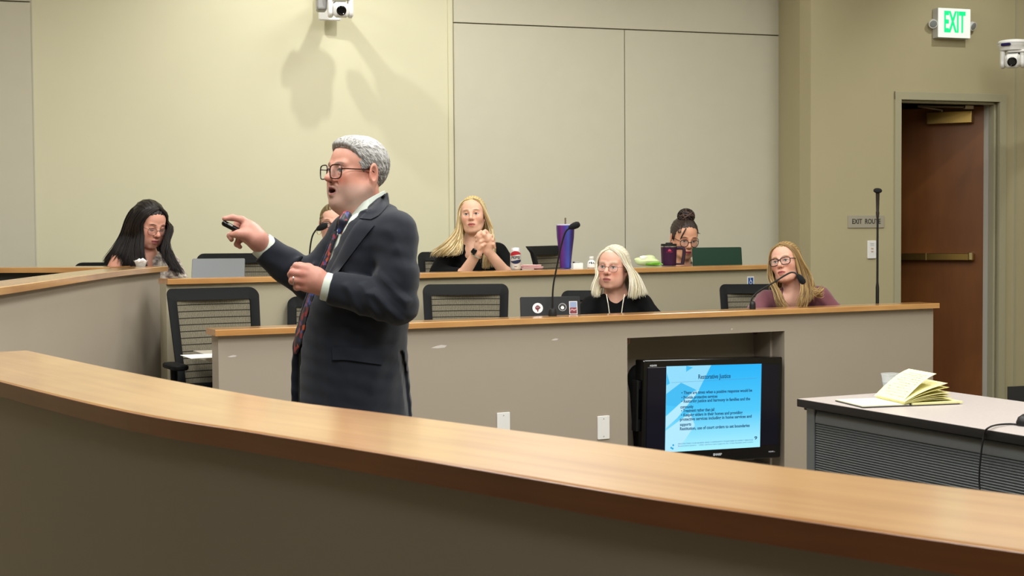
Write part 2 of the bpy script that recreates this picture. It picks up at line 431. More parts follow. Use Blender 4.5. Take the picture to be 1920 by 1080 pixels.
wall('wall_back_panelled', aP, aE + WD * 0.04, 0, CEIL, 0.15, M_PANEL)
wall('wall_return', aE, aE.lerp(dS, 0.985), 0, CEIL, 0.05, M_TAN, 1)
# door wall with opening
jl = Wd(1687, 400).xy; jr = Wd(1871, 400).xy; dtop = Wd(1700, 187).z; DF = 0.18
farR = jr + WD * 1.3
mb = MB(); mb.strip([dS, jl], 0, 0.15, 0, CEIL); mb.strip([jl, jr], 0, 0.15, dtop, CEIL); mb.strip([jr, farR], 0, 0.15, 0, CEIL)
props(mb.build('wall_door', M_TAN), kind='structure')
wall('wall_right', farR, (farR.x, -3.0), 0, CEIL, 0.15, M_TAN, 1)
wall('wall_left', (aL.x, -3.0), aL, 0, CEIL, 0.15, M_TAN, 1)
M_DIM = mat('brown_wall_cloth', '#77726a', 0.9)
wall('wall_rear', (farR.x + 0.1, -3.0), (aL.x - 0.1, -3.0), 0, CEIL, 0.15, M_DIM, 1)
# vertical trim at the joint right of the door and the edge strip beside the panels
sj = Wd(1903, 100).xy; mb = MB(); mb.strip([sj, sj + WD * 0.012], 0, -0.006, 0, CEIL); props(mb.build('trim_1', M_TRIM), kind='structure')
st = Wb(841).xy; mb = MB(); mb.strip([st, aP], 0, -0.012, 0, CEIL); props(mb.build('trim_2', M_CREAM), kind='structure')
b0 = Wd(1889, 700).xy; mb = MB(); mb.strip([b0, farR], 0, -0.014, DF, DF + 0.14); props(mb.build('baseboard_right', M_BASE), kind='structure')
# hall beyond the door
mb = MB()
h0 = jl - WD * 0.45; h1 = jr + WD * 0.9; nv = Vector((-WD.y, WD.x))
mb.strip([h0 + nv * .15, h0 + nv * 2.2], 0, .1, 0, 2.7); mb.strip([h0 + nv * 2.2, h1 + nv * 2.2], 0, .1, 0, 2.7); mb.strip([h1 + nv * 2.2, h1 + nv * .15], 0, .1, 0, 2.7)
props(mb.build('wall_hall', M_TAN), kind='structure')
mb = MB(); mb.strip([h0 + nv * 1.18, h1 + nv * 1.18], -1.05, 1.05, 2.6, 2.7); props(mb.build('ceiling_hall', M_CEIL), kind='structure')

# acoustic panels
def fpanel(p0, p1, ztop, zbot, label, group=None):
    mb = MB(); mb.strip([p0, p1], -0.001, -0.032, zbot, ztop, bevel=0.004)
    o = mb.build('acoustic_panel', M_PANEL); return props(o, label, 'wall panel', group)
pj = Wb(1168.5).xy; g = WD * 0.0035
zj = (Wb(850, 44).z + Wb(1457, 67).z) / 2
fpanel(aP + g, pj - g, zj - 0.004, 0.5, 'tall grey fabric wall panel behind the woman with long blonde hair, left of the seam', 'grey fabric wall panels')
fpanel(pj + g, aE - WD * 0.004, zj - 0.004, 0.5, 'tall grey fabric wall panel behind the green laptop, right of the seam', 'grey fabric wall panels')
fpanel(aP + g, aE - WD * 0.004, CEIL - 0.02, zj + 0.004, 'wide pale fabric wall panel running above the two tall panels', 'grey fabric wall panels')
zl = Wb(30, 5).z
fpanel(Wb(-300).xy, aC - WD * 0.012, zl, 0.5, 'grey fabric wall panel at the far left edge beside the cream wall', 'grey fabric wall panels')
fpanel(Wb(-300).xy, aC - WD * 0.012, CEIL - 0.02, zl + 0.008, 'thin strip of pale fabric panel at the top left corner', 'grey fabric wall panels')

# ------------------------------------------------------------------ door
dr = props(bpy.data.objects.new('door_1', None), kind='structure'); COL.objects.link(dr)
HO = 0.15
mb = MB()
fw = Wd(1687, 400).xy - Wd(1675, 400).xy
for (a, b) in ((jl - WD * 0.05, jl), (jr, jr + WD * 0.055)):
    mb.strip([a, b], -0.018, 0.168, DF, dtop + 0.055, bevel=0.003)
mb.strip([jl - WD * 0.05, jr + WD * 0.055], -0.0185, 0.168, dtop, dtop + 0.056, bevel=0.003)
# door stop on the inner faces
mb.strip([jr - WD * 0.016, jr], 0.03, 0.085, DF, dtop); mb.strip([jl, jl + WD * 0.016], 0.03, 0.085, DF, dtop); mb.strip([jl, jr], 0.03, 0.085, dtop - 0.016, dtop)
mb.build('door_frame', M_TRIM, dr)
# leaf: hinge edge seen at px 1842
hinge = onwall(1843.5, 400, (3.1 - WD.y * 0.155, 10.4 + WD.x * 0.155), WD).xy
ang = math.radians(180 - 30); LD = Vector((math.cos(ang), math.sin(ang))); LW = 0.90
def Ld(px, py): return onwall(px, py, hinge, LD)
mb = MB(); mb.strip([hinge, hinge + LD * LW], -0.045, 0, DF + 0.01, dtop - 0.014, bevel=0.002)
leaf = mb.build('door_leaf', M_DOOR, dr)
RL = frame((-LD.x, -LD.y, 0), z=(0, 0, 1))         # x to the right along the leaf, y away from the room
nrm = -RL.col[1]
# closer
c0, c1 = Ld(1741, 222), Ld(1826, 221); mid = (c0 + c1) / 2 + nrm * 0.035; hh = (Ld(1780, 211) - Ld(1780, 233)).length
mb = MB(); mb.rbox(mid, ((c1 - c0).length, 0.065, hh), 0.006, RL); cl = mb.build('door_closer', M_BRASS, dr, bevel=0)
mb = MB(); e = Ld(1768, 210) + nrm * 0.04; q = Ld(1732, 202) + nrm * 0.16; hd = onwall(1832, 199, (3.1, 10.4), WD) + Vector((nv.x * .1, nv.y * .1, 0))
mb.tube([e + Vector((0, 0, -0.01)), e + Vector((0, 0, .012))], 0.012); mb.tube([e + Vector((0, 0, .01)), q], 0.007, 6); mb.tube([q, hd], 0.007, 6)
mb.rbox(hd, (0.07, 0.03, 0.025), 0.003, RW); mb.build('closer_arm', mat('closer_arm_steel', '#9a8c78', 0.4, 0.8), dr)
# push bar
a, b = Ld(1600, 482), Ld(1828, 480); mb = MB(); mid = (a + b) / 2 + nrm * 0.03; L_ = (b - a).length
mb.rbox(mid, (L_, 0.06, 0.05), 0.006, RL); pb = mb.build('push_bar', M_BRASS, dr)
mb = MB(); mb.rbox(Ld(1823, 480) + nrm * 0.034, (0.03, 0.075, 0.058), 0.008, RL); mb.rbox(Ld(1740, 481) + nrm * 0.034, (0.006, 0.062, 0.054), 0.002, RL); mb.build('end_cap', mat('brass_bright', '#d8c690', 0.3, 1.0), pb)
for hz in (Wd(1850, 262).z, Wd(1850, 484).z, Wd(1850, 690).z):
    mb = MB(); p = Vector((hinge.x, hinge.y, hz)) + Vector((WD.x, WD.y, 0)) * 0.012 + Vector((-nv.x, -nv.y, 0)) * 0.02
    mb.lathe([(0.009, -0.055), (0.009, 0.055)], p, seg=10); mb.box(p + Vector((WD.x, WD.y, 0)) * 0.018, (0.035, 0.004, 0.11), RW)
    mb.build('hinge', M_BRASS, dr)
# kick of light edge strip on the hinge side jamb
mb = MB(); p = Vector((jr.x, jr.y)); mb.strip([p - WD * 0.004 + nv * 0.1, p - WD * 0.004 + nv * 0.165], 0, 0.004, DF, dtop); mb.build('jamb_strip', mat('pale_seal', '#c9c7ba', 0.5), dr)

# ------------------------------------------------------------------ raised floors
FL1, FL2 = 0.18, 0.38
# ------------------------------------------------------------------ curved benches
def path_on(samples, z, k=6):
    return [p.xy for p in catmull([Vector(on(px, py, z)) for px, py in samples], k)]
def fit_path(samples, z, x0, x1, n=30):
    P = [on(px, py, z) for px, py in samples]; c = np.polyfit([p.x for p in P], [p.y for p in P], 2)
    x0 = P[0].x if x0 is None else x0; x1 = P[-1].x if x1 is None else x1
    return [Vector((x0 + (x1 - x0) * i / n, float(np.polyval(c, x0 + (x1 - x0) * i / n)))) for i in range(n + 1)]
def resample(pts, n):
    P = [Vector(p) for p in pts]; arc = [0]
    for i in range(1, len(P)): arc.append(arc[-1] + (P[i] - P[i - 1]).length)
    out = []
    for j in range(n + 1):
        s = arc[-1] * j / n; i = max(i for i in range(len(arc)) if arc[i] <= s + 1e-9); i = min(i, len(P) - 2)
        t = (s - arc[i]) / max(arc[i + 1] - arc[i], 1e-9); out.append(P[i].lerp(P[i + 1], t))
    return out, arc[-1]
def subpath(pts, s0, s1):
    P = [Vector(p) for p in pts]; arc = [0]
    for i in range(1, len(P)): arc.append(arc[-1] + (P[i] - P[i - 1]).length)
    def pt(s):
        i = min(max(k for k in range(len(arc)) if arc[k] <= s + 1e-9), len(P) - 2); return P[i].lerp(P[i + 1], (s - arc[i]) / max(arc[i + 1] - arc[i], 1e-9))
    return [pt(s0)] + [P[k] for k in range(len(P)) if s0 + 1e-4 < arc[k] < s1 - 1e-4] + [pt(s1)]
def arc_of(pts, px):
    """arc length where the pixel column px meets the path"""
    s = 0
    for i in range(len(pts) - 1):
        a, b = Vector(pts[i]), Vector(pts[i + 1]); r = ray(px, 600); n = Vector((r.y, -r.x)); da, db = n.dot(a), n.dot(b)
        if da * db <= 0: return s + (b - a).length * da / (da - db)
        s += (b - a).length
    return s

# near bench (the curved ledge in the foreground)
ZN = CAMZ - 0.28
near = path_on([(-160, 668), (0, 713), (240, 770), (480, 809), (720, 848), (960, 888), (1200, 928), (1440, 963), (1680, 998), (1920, 1032), (2150, 1064)], ZN)
nb = root('bench', (near[len(near) // 2].x, near[len(near) // 2].y, 0), 'long curved taupe bench wall in the foreground, topped by a broad glossy wood ledge', 'bench')
MI = Matrix.Translation(-Vector(nb.location))
def local(o, r):
    """mesh was built in world space: shift it into the root's space"""
    inv = (Matrix.Translation(r.location) @ Matrix.Rotation(r.rotation_euler.z, 4, 'Z')).inverted()
    o.data.transform(inv); return o
mb = MB(); mb.strip(near, 0, 0.255, ZN - 0.03, ZN, bevel=0.0025); local(mb.build('ledge', M_LEDGE, nb), nb)
mb = MB(); mb.strip(near, 0.0, -0.0025, ZN - 0.03, ZN - 0.002); local(mb.build('edge_band', wood_mat('shaded_ledge_wood', '#6f3f22', '#955e36', 0.4, 1.0, 26), nb), nb)  # added strip of darker ledge wood; puts the front edge's shade into colour
mb = MB(); mb.strip(near, 0.02, 0.235, 0, ZN - 0.03); local(mb.build('front_panel', M_DESK, nb), nb)

# front bench
ZF = CAMZ - 0.44; ZFW = CAMZ - 0.58
front = fit_path([(403, 619), (765, 605), (1000, 597), (1240, 588.5), (1500, 578), (1762, 568.5)], ZF, None, None)
fb = root('bench', (front[0].x, front[0].y, 0), 'long taupe front bench behind the standing man, with a screen set into its face', 'bench')
WALLO = 0.03
mb = MB(); mb.strip(front, 0, 0.17, ZF - 0.028, ZF, bevel=0.0025); local(mb.build('ledge', M_LEDGE, fb), fb)
wf, LF = resample(front, 60)
face = []
for i, p in enumerate(wf):
    t = (wf[min(i + 1, 60)] - wf[max(i - 1, 0)]).normalized(); face.append(p + Vector((-t.y, t.x)) * WALLO)
e0, e1 = 0.02, LF - 0.02
r0, r1 = arc_of(face, 1176), arc_of(face, 1471)
pr = at(1320, 627, 7.45); ZR = None
fm = subpath(face, r0, r1); 
def facehit(px, py):
    s = arc_of(face, px); q = subpath(face, max(s - .02, 0), s + .02); d = (q[-1] - q[0]).normalized(); return onwall(px, py, q[0], d), d
ZR = facehit(1320, 627.5)[0].z; ZR0 = 0.12
mb = MB()
mb.strip(subpath(face, e0, r0), 0, 0.115, 0, ZF - 0.028); mb.strip(subpath(face, r1, e1), 0, 0.115, 0, ZF - 0.028)
mb.strip(fm, 0, 0.115, ZR, ZF - 0.028); mb.strip(fm, 0, 0.115, 0, ZR0)
local(mb.build('front_panel', M_DESK, fb), fb)
mb = MB(); mb.strip(subpath(face, r0 - .02, r1 + .02), 0.26, 0.28, 0, ZR + .02)
for s in (r0, r1):
    q = subpath(face, s - .015, s + .015); mb.strip(q, 0.11, 0.27, 0, ZR + .02)
mb.strip(fm, 0.11, 0.27, ZR, ZR + .015); local(mb.build('screen_recess', M_DESK, fb), fb)
# end wall at left and work surface behind the ledge
M_WORK = mat('work_surface', '#b9b2a4', 0.4, noise=0.05, nscale=40)
mb = MB()
for q0, q1, of in ((0.05, r0 - .02, .115), (r0 - .02, r1 + .02, .285), (r1 + .02, e1, .115)): mb.strip(subpath(face, q0, q1), of, 0.60, ZFW - 0.03, ZFW)
local(mb.build('work_surface', M_WORK, fb), fb)
mb = MB(); q = subpath(face, LF - .07, LF - .03); mb.strip(q, 0.115, 0.60, 0, ZFW - 0.03); 
local(mb.build('end_panel', M_DESK, fb), fb)

# second tier bench
ZT = CAMZ - 0.24; ZTW = CAMZ - 0.37
tier = fit_path([(305, 524), (500, 518.5), (870, 510.5), (1100, 505), (1435, 496.5)], ZT, -1.745, 1.80)
tb = root('bench', (tier[0].x, tier[0].y, 0), 'long tan bench of the upper row with wood ledge, behind the front chairs', 'bench')
mb = MB(); mb.strip(tier, 0, 0.17, ZT - 0.027, ZT, bevel=0.0025); local(mb.build('ledge', M_LEDGE, tb), tb)
M_DESK2 = mat('desk_paint_upper', '#aea68f', 0.75, bump=0.2, bscale=700, noise=0.035, nscale=2.5)
mb = MB(); mb.strip(tier, 0.03, 0.145, 0, ZT - 0.027); local(mb.build('front_panel', M_DESK2, tb), tb)
mb = MB(); mb.strip(subpath(tier, .22, 3.9), 0.145, 0.55, ZTW - 0.03, ZTW, bevel=0.003); local(mb.build('work_surface', M_WORK, tb), tb)

# left bench curving away
ZL = CAMZ - 0.185
leftn = path_on([(-120, 553), (0, 538.4), (71, 528.7), (170, 514.5), (232, 506.6), (315, 498.8)], ZL)
lb = root('bench', (leftn[0].x, leftn[0].y, 0), 'taupe bench curving away on the left, its ledge ending beside the dark-haired woman', 'bench')
mb = MB(); mb.strip(leftn, 0, 0.19, ZL - 0.027, ZL, bevel=0.0025); local(mb.build('ledge', M_LEDGE, lb), lb)
lf, LL = resample(leftn, 30); mb = MB(); mb.strip(subpath(leftn, 0, LL - 0.03), 0.035, 0.16, 0, ZL - 0.027); local(mb.build('front_panel', M_DESK, lb), lb)
# further counter on the left
zc = CAMZ - 0.19
c0 = on(-120, 502.5, zc).xy; c1 = on(205, 501.2, zc).xy
bb = root('bench', (c0.x, c0.y, 0), 'wood-edged counter at the far left behind the curving bench', 'bench')
mb = MB(); mb.strip([c0, c1], 0, 0.30, zc - 0.028, zc, bevel=0.0025); local(mb.build('ledge', M_LEDGE, bb), bb)
mb = MB(); mb.strip([c0, c1], 0.05, 0.28, 0, zc - 0.028); local(mb.build('front_panel', M_BASE, bb), bb)
# raised floors behind the benches
mb = MB(); mb.strip(subpath(face, 0.05, LF - .02), 0.12, 1.9, 0, FL1); props(mb.build('floor_tier_front', M_CARPET), kind='structure')
nn = resample(tier, 40)[0]
mb = MB(); mb.strip(nn, 0.15, 2.2, 0, FL2); props(mb.build('floor_tier_back', M_CARPET), kind='structure')
mb = MB(); mb.strip([jl - WD * 1.2, farR], -1.2, 2.3, 0, DF); props(mb.build('floor_door', M_CARPET), kind='structure')
# ------------------------------------------------------------------ objects
def at_z(px, py, z):      # world point where the pixel ray reaches height z
    return on(px, py, z)
def basis(rz): return Matrix.Rotation(rz, 3, 'Z')

# ---- swivel chairs -------------------------------------------------
M_FRAME = mat('chair_frame', '#0b0d0f', 0.65, bump=0.1, spec=0.2)
def chair_mesh_mat():
    m = mat('chair_mesh', '#5d584c', 0.9, spec=0.2); nt = m.node_tree; b = nt.nodes['Principled BSDF']; N = nt.nodes.new; L = nt.links.new
    tc = N('ShaderNodeTexCoord'); sp = N('ShaderNodeSeparateXYZ'); L(tc.outputs['UV'], sp.inputs[0])
    w1 = N('ShaderNodeMath'); w1.operation = 'MULTIPLY'; w1.inputs[1].default_value = 13.0; L(sp.outputs[1], w1.inputs[0])
    fr = N('ShaderNodeMath'); fr.operation = 'FRACT'; L(w1.outputs[0], fr.inputs[0])
    lt = N('ShaderNodeMath'); lt.operation = 'LESS_THAN'; lt.inputs[1].default_value = 0.14; L(fr.outputs[0], lt.inputs[0])
    wv = N('ShaderNodeTexWave'); wv.inputs['Scale'].default_value = 22; wv.inputs['Distortion'].default_value = 3.0; wv.inputs['Detail'].default_value = 2; wv.inputs['Detail Scale'].default_value = 3
    L(tc.outputs['UV'], wv.inputs['Vector'])
    mx = N('ShaderNodeMix'); mx.data_type = 'RGBA'; L(wv.outputs[1], mx.inputs[0]); mx.inputs[6].default_value = rgb('#4c483d') + (1,); mx.inputs[7].default_value = rgb('#8b8472') + (1,)
    m2 = N('ShaderNodeMix'); m2.data_type = 'RGBA'; L(lt.outputs[0], m2.inputs[0]); L(mx.outputs[2], m2.inputs[6]); m2.inputs[7].default_value = rgb('#25241f') + (1,)
    L(m2.outputs[2], b.inputs['Base Color']); return m
M_MESH = chair_mesh_mat()
def make_chair(label):
    r = root('office_chair', (0, 0, 0), label, 'chair', 'black mesh-backed swivel chairs')
    W, H0, H1 = 0.235, 0.52, 1.03
    def surf(u, v, off=0.0):      # u -1..1, v 0..1 on the backrest
        z = H0 + (H1 - H0) * v; y = 0.20 + 0.115 * v + 0.035 * max(0, (v - 0.86) / 0.14) ** 2 - 0.045 * (1 - u * u) * 0 + 0.035 * (1 - u * u)
        return Vector((u * W * (0.90 + 0.10 * v), y + off, z))
    # frame ring
    ou, inn = [], []; K = 8; rr = 0.13
    def ring(hu, v0, v1, ru, rv):
        out = []
        for q, (su, sv) in enumerate(((1, 1), (-1, 1), (-1, -1), (1, -1))):
            for k in range(K + 1):
                t = math.pi / 2 * (q + k / K); cv = v1 - rv if sv > 0 else v0 + rv
                out.append((su * (hu - ru) + ru * math.cos(t), cv + rv * math.sin(t)))
        return out
    A = ring(1.0, 0.0, 1.0, 0.16, 0.08); B = ring(0.80, 0.09, 0.885, 0.03, 0.015); n = len(A)
    mb = MB(); vs = [surf(u, v, -0.012) for u, v in A] + [surf(u, v, -0.012) for u, v in B] + [surf(u * .985, v, 0.014) for u, v in A] + [surf(u, v, 0.012) for u, v in B]
    fs = []
    for i in range(n):
        j = (i + 1) % n; fs += [(i, j, n + j, n + i), (2 * n + i, 3 * n + i, 3 * n + j, 2 * n + j), (i, 2 * n + i, 2 * n + j, j), (n + i, n + j, 3 * n + j, 3 * n + i)]
    mb.add(vs, fs); mb.build('back_frame', M_FRAME, r, bevel=0.004)
    mb = MB(); NU, NV = 14, 14; vs = []; 
    for off in (-0.003, 0.003):
        for j in range(NV + 1):
            for i in range(NU + 1): vs.append(surf(-0.82 + 1.64 * i / NU, 0.07 + 0.83 * j / NV, off))
    fs, uv = [], []; S = (NU + 1) * (NV + 1)
    for j in range(NV):
        for i in range(NU):
            a = j * (NU + 1) + i; fs.append((a, a + 1, a + NU + 2, a + NU + 1)); fs.append((S + a, S + a + NU + 1, S + a + NU + 2, S + a + 1))
            q = [(i / NU, j / NV), ((i + 1) / NU, j / NV), ((i + 1) / NU, (j + 1) / NV), (i / NU, (j + 1) / NV)]; uv.append(q); uv.append([q[0], q[3], q[2], q[1]])
    mb.add(vs, fs, uv); mb.build('mesh_back', M_MESH, r, smooth=True)
    mb = MB(); mb.rbox((0, -0.03, 0.46), (0.49, 0.47, 0.08), 0.08, seg=5); mb.build('seat', mat('seat_fabric', '#17181b', 0.9, bump=0.4, bscale=600), r, smooth=True)
    mb = MB(); mb.tube(catmull([(0, 0.1, 0.42), (0, 0.2, 0.42), (0, 0.26, 0.50), (0, 0.27, 0.62)], 5), 0.022, flat=1.6); mb.build('back_support', M_FRAME, r, smooth=True)
    for sx in (-1, 1):
        mb = MB(); mb.tube([(sx * .2, 0.02, .42), (sx * .275, 0.03, .44), (sx * .28, 0.03, .66)], 0.017, 8); mb.rbox((sx * .28, 0.0, .675), (.075, .24, .025), .03); mb.build('armrest', M_FRAME, r, smooth=True)
    mb = MB(); mb.lathe([(.03, .12), (.03, .30), (.022, .30), (.022, .42)], seg=14); mb.build('column', M_GREYP, r, smooth=True)
    for k in range(5):
        a = 2 * math.pi * k / 5 + .3; d = Vector((math.cos(a), math.sin(a), 0)); mb = MB(); mb.tube([Vector((0, 0, .12)), d * .25 + Vector((0, 0, .075))], [.026, .016], 8); lg = mb.build('base_leg', M_FRAME, r, smooth=True)
        mb = MB(); R = frame(d.cross(Vector((0, 0, 1))), z=(0, 0, 1)); mb.lathe([(.027, -.02), (.027, .02)], d * .25 + Vector((0, 0, .0275)), R @ Matrix.Rotation(math.pi / 2, 3, 'Y'), 12); mb.build('caster', M_BLACK, lg)
    return r
proto = make_chair('mesh-backed swivel chair at the left end of the front bench, turned, with nobody in it')
def seat_chair(px, py, Y, rz, fl, label, first=False):
    o = proto if first else copy_tree(proto)
    ztop = at(px, py, Y).z; X = at(px, py, Y).x; R = basis(rz); off = R @ Vector((0, 0.33, 0))
    o.location = (X - off.x, Y - off.y, fl); o.rotation_euler = (0, 0, rz); o['label'] = label
    o.scale = (1, 1, (ztop - fl) / 1.03); return o
seat_chair(398, 540, 7.3, math.radians(28), FL1, 'empty mesh-backed chair with a white sheet beside it, at the front bench end', True)
seat_chair(873, 533, 7.95, math.radians(3), FL1, 'empty mesh-backed chair behind the front bench, between the standing man and the black laptop')
seat_chair(1128, 545, 8.45, math.radians(-6), FL1, 'chair behind the white-haired woman, only its top left corner showing')
seat_chair(1421, 533, 8.85, math.radians(-3), FL1, 'chair behind the woman in the maroon jacket, below the blue wheelchair sign')
seat_chair(622, 556, 7.75, math.radians(-4), FL1, 'chair behind the standing man, one corner showing below his outstretched arm')
seat_chair(446, 475, 8.45, math.radians(4), FL2, 'empty chair in the upper row behind the open grey laptop')
seat_chair(852, 472, 9.3, math.radians(3), FL2, 'chair the long-haired blonde woman sits in, its edge showing left of her')
seat_chair(1024, 461, 9.2, math.radians(62), FL2, 'empty chair turned sideways in the upper row beside the purple tumbler')
seat_chair(212, 492, 9.0, math.radians(0), FL2, 'chair the dark-haired woman with glasses sits in, far left')

def sheet(name, pts, th, m, label=None, cat=None, parent=None):
    """thin closed slab from a plan polygon of world points (list of Vector)"""
    mb = MB(); n = len(pts); vs = [Vector(p) for p in pts] + [Vector(p) + Vector((0, 0, th)) for p in pts]
    mb.add(vs, [tuple(range(n)), tuple(range(2 * n - 1, n - 1, -1))] + [(i, (i + 1) % n, n + (i + 1) % n, n + i) for i in range(n)])
    o = mb.build(name, m, parent); return props(o, label, cat)
M_PAPER = mat('white_paper', '#f2f1ee', 0.8)
z = ZFW + .001; fd = (Vector(front[10]) - Vector(front[0])).normalized(); fn = Vector((-fd.y, fd.x)); b0 = on(352, 668, z).xy
e = Vector(face[0]) - fd * .07 + fn * .14
q = e
sheet('paper_sheet', [(q.x, q.y, z), (q.x + fd.x * .28, q.y + fd.y * .28, z), (q.x + fd.x * .28 + fn.x * .21, q.y + fd.y * .28 + fn.y * .21, z), (q.x + fn.x * .21, q.y + fn.y * .21, z)], .002, M_PAPER, 'white sheet of paper on the work surface at the left end of the front bench', 'paper')

# ---- laptops -------------------------------------------------------
def laptop(px, pytop, Y, zb, wd, rz, tilt, color, label, depth=.22):
    top = at(px, pytop, Y); h = (top.z - zb) / math.cos(tilt); R = basis(rz)
    # lid top is at depth Y; the hinge lies nearer by h*sin(tilt) (lid leans towards the camera side)
    c = Vector((top.x, Y + h * math.sin(tilt), zb))
    r = root('laptop', c, label, 'laptop', rz=rz)
    m = mat('laptop_' + color, color, 0.35, 0.3, spec=0.5)
    mb = MB(); mb.rbox((0, depth / 2, .010), (wd, depth, .016), .012); mb.build('keyboard_base', m, r)
    RL_ = Matrix.Rotation(tilt, 3, 'X')
    mb = MB(); mb.rbox(RL_ @ Vector((0, 0, h / 2)) + Vector((0, 0, .012)), (wd, .007, h - .012), .008, RL_, ax=1); lid = mb.build('lid', m, r)
    mb = MB(); mb.box(RL_ @ Vector((0, .0042, h / 2)) + Vector((0, 0, .012)), (wd - .02, .0015, h - .035), RL_); mb.build('display', mat('laptop_display', '#20262e', 0.2, emit='#8fa6c0', estr=0.25), r)
    return r, RL_, h, lid
def sticker(r, RL_, x, zz, fn):
    """frame on the outside of the lid: origin, R (x right, y up, z out)"""
    R = Matrix(((1, 0, 0), tuple(RL_ @ Vector((0, 0, 1))), tuple(RL_ @ Vector((0, -1, 0))))).transposed()
    o = RL_ @ Vector((x, -.0042, zz)) + Vector((0, 0, .012)); fn(o, R)
def disc(name, o, R, rad, m, parent, th=.0006, rin=0.0, poly=None, seg=28):
    mb = MB()
    if poly: pts = poly; n = len(pts); vs = [o + R @ Vector((x, y, 0)) for x, y in pts] + [o + R @ Vector((x, y, th)) for x, y in pts]; mb.add(vs, [tuple(range(n)), tuple(range(2 * n - 1, n - 1, -1))] + [(i, (i + 1) % n, n + (i + 1) % n, n + i) for i in range(n)])
    elif rin:
        vs = []
        for rr, zz in ((rin, 0), (rad, 0), (rad, th), (rin, th)):
            for k in range(seg): a = 2 * math.pi * k / seg; vs.append(o + R @ Vector((rr * math.cos(a), rr * math.sin(a), zz)))
        fs = [(l * seg + k, l * seg + (k + 1) % seg, ((l + 1) % 4) * seg + (k + 1) % seg, ((l + 1) % 4) * seg + k) for l in range(4) for k in range(seg)]; mb.add(vs, fs)
    else: return disc(name, o, R, rad, m, parent, th, poly=[(rad * math.cos(2 * math.pi * k / seg), rad * math.sin(2 * math.pi * k / seg)) for k in range(seg)])
    return mb.build(name, m, parent)
r, RL_, hL, lid = laptop(1033, 558.5, 7.55, ZFW, .312, math.radians(5), math.radians(-14), '#0d0e11', 'open black laptop with three stickers on its lid, on the front bench')
M_ST = mat('sticker_white', '#e8e2e2', .5); M_RED = mat('sticker_maroon', '#6c2430', .5); M_STG = mat('sticker_grey', '#9c9ca0', .5)
def s1(o, R):
    a = disc('sticker', o, R, .027, M_ST, lid); e = Vector((0, 0, 0))
    disc('sticker_print', o + R @ Vector((0, 0, .0006)), R, 0, M_RED, a, poly=[(-.014, .002), (-.010, .010), (-.002, .015), (.006, .013), (.013, .006), (.015, 0), (.009, -.004), (.004, -.009), (.002, -.019), (-.002, -.02), (-.004, -.010), (-.011, -.006)])
    disc('sticker_print', o + R @ Vector((0, .001, .0013)), R, 0, M_ST, a, poly=[(-.009, .003), (.008, .003), (.008, .0045), (-.009, .0045)])
def s2(o, R):
    a = disc('sticker', o, R, .021, M_STG, lid, rin=.0175); disc('sticker_print', o + R @ Vector((0, -.003, 0)), R, .009, M_ST, a)
    text('sticker_print', 'SAVE THE DATE', .0045, o + R @ Vector((0, .0105, .0003)), R, M_STG, a, .0002)
def s3(o, R):
    a = disc('sticker', o, R, 0, M_ST, lid, poly=[(-.021, -.034), (.021, -.034), (.021, .034), (-.021, .034)])
    disc('sticker_print', o + R @ Vector((0, 0, .0006)), R, 0, mat('sticker_blue', '#8296b8', .5), a, poly=[(-.018, .002), (.018, .002), (.018, .031), (-.018, .031)])
    disc('sticker_print', o + R @ Vector((0, 0, .0006)), R, 0, M_RED, a, poly=[(-.018, -.031), (.018, -.031), (.018, .001), (-.018, .001)])
    disc('sticker_print', o + R @ Vector((0, 0, .0012)), R, 0, mat('sticker_pink', '#b98a90', .5), a, poly=[(-.016, -.012), (-.008, -.004), (.004, -.010), (.016, -.004), (.016, -.010), (.004, -.018), (-.008, -.011), (-.016, -.02)])
sticker(r, RL_, -.066, hL - .066, s1); sticker(r, RL_, .062, hL - .062, s2); sticker(r, RL_, .118, hL - .066, s3)
laptop(412, 487, 8.0, ZTW, .285, math.radians(4), math.radians(-20), '#6f7274', 'open grey laptop on the upper bench behind the pointing hand')
laptop(1346, 465.5, 9.62, ZTW, .345, math.radians(14), math.radians(-8), '#173a2c', 'open dark green laptop in front of the woman with the hair bun')

# ---- drinks and small things on the upper ledge ---------------------
def tier_z(): return ZT
def ledge_pt(px, py): return on(px, py, ZT)
# tumbler
p = ledge_pt(1060.5, 503); r = root('tumbler', p, 'tall purple and blue tumbler with a brown straw on the upper ledge', 'tumbler')
mt = mat('tumbler_paint', '#5a3a8c', .3, .5); nt = mt.node_tree; N = nt.nodes.new; L = nt.links.new
tc = N('ShaderNodeTexCoord'); sp = N('ShaderNodeSeparateXYZ'); L(tc.outputs['Object'], sp.inputs[0]); mr = N('ShaderNodeMapRange'); mr.inputs[1].default_value = -.055; mr.inputs[2].default_value = .055; L(sp.outputs[0], mr.inputs[0])
cr = N('ShaderNodeValToRGB'); L(mr.outputs[0], cr.inputs[0]); E = cr.color_ramp.elements; E[0].color = rgb('#4a2f80') + (1,); E[1].color = rgb('#43306f') + (1,)
for pos, c in ((.25, '#7d3a92'), (.45, '#5a48ab'), (.65, '#4f63cc'), (.8, '#4a3c8a')): e = cr.color_ramp.elements.new(pos); e.color = rgb(c) + (1,)
L(cr.outputs[0], nt.nodes['Principled BSDF'].inputs['Base Color'])
mb = MB(); mb.lathe([(.030, 0), (.034, .003), (.036, .05), (.043, .11), (.053, .19), (.056, .25), (.0555, .262)], seg=36); mb.build('cup', mt, r, smooth=True)
mb = MB(); mb.lathe([(.056, .262), (.056, .268), (.05, .270)], seg=30); mb.build('lid', mat('clear_lid', '#c9c6da', .2), r, smooth=True)
mb = MB(); mb.lathe([(.005, .2), (.005, .308)], seg=10); mb.build('straw', mat('straw', '#6d5d50', .4), r, smooth=True)
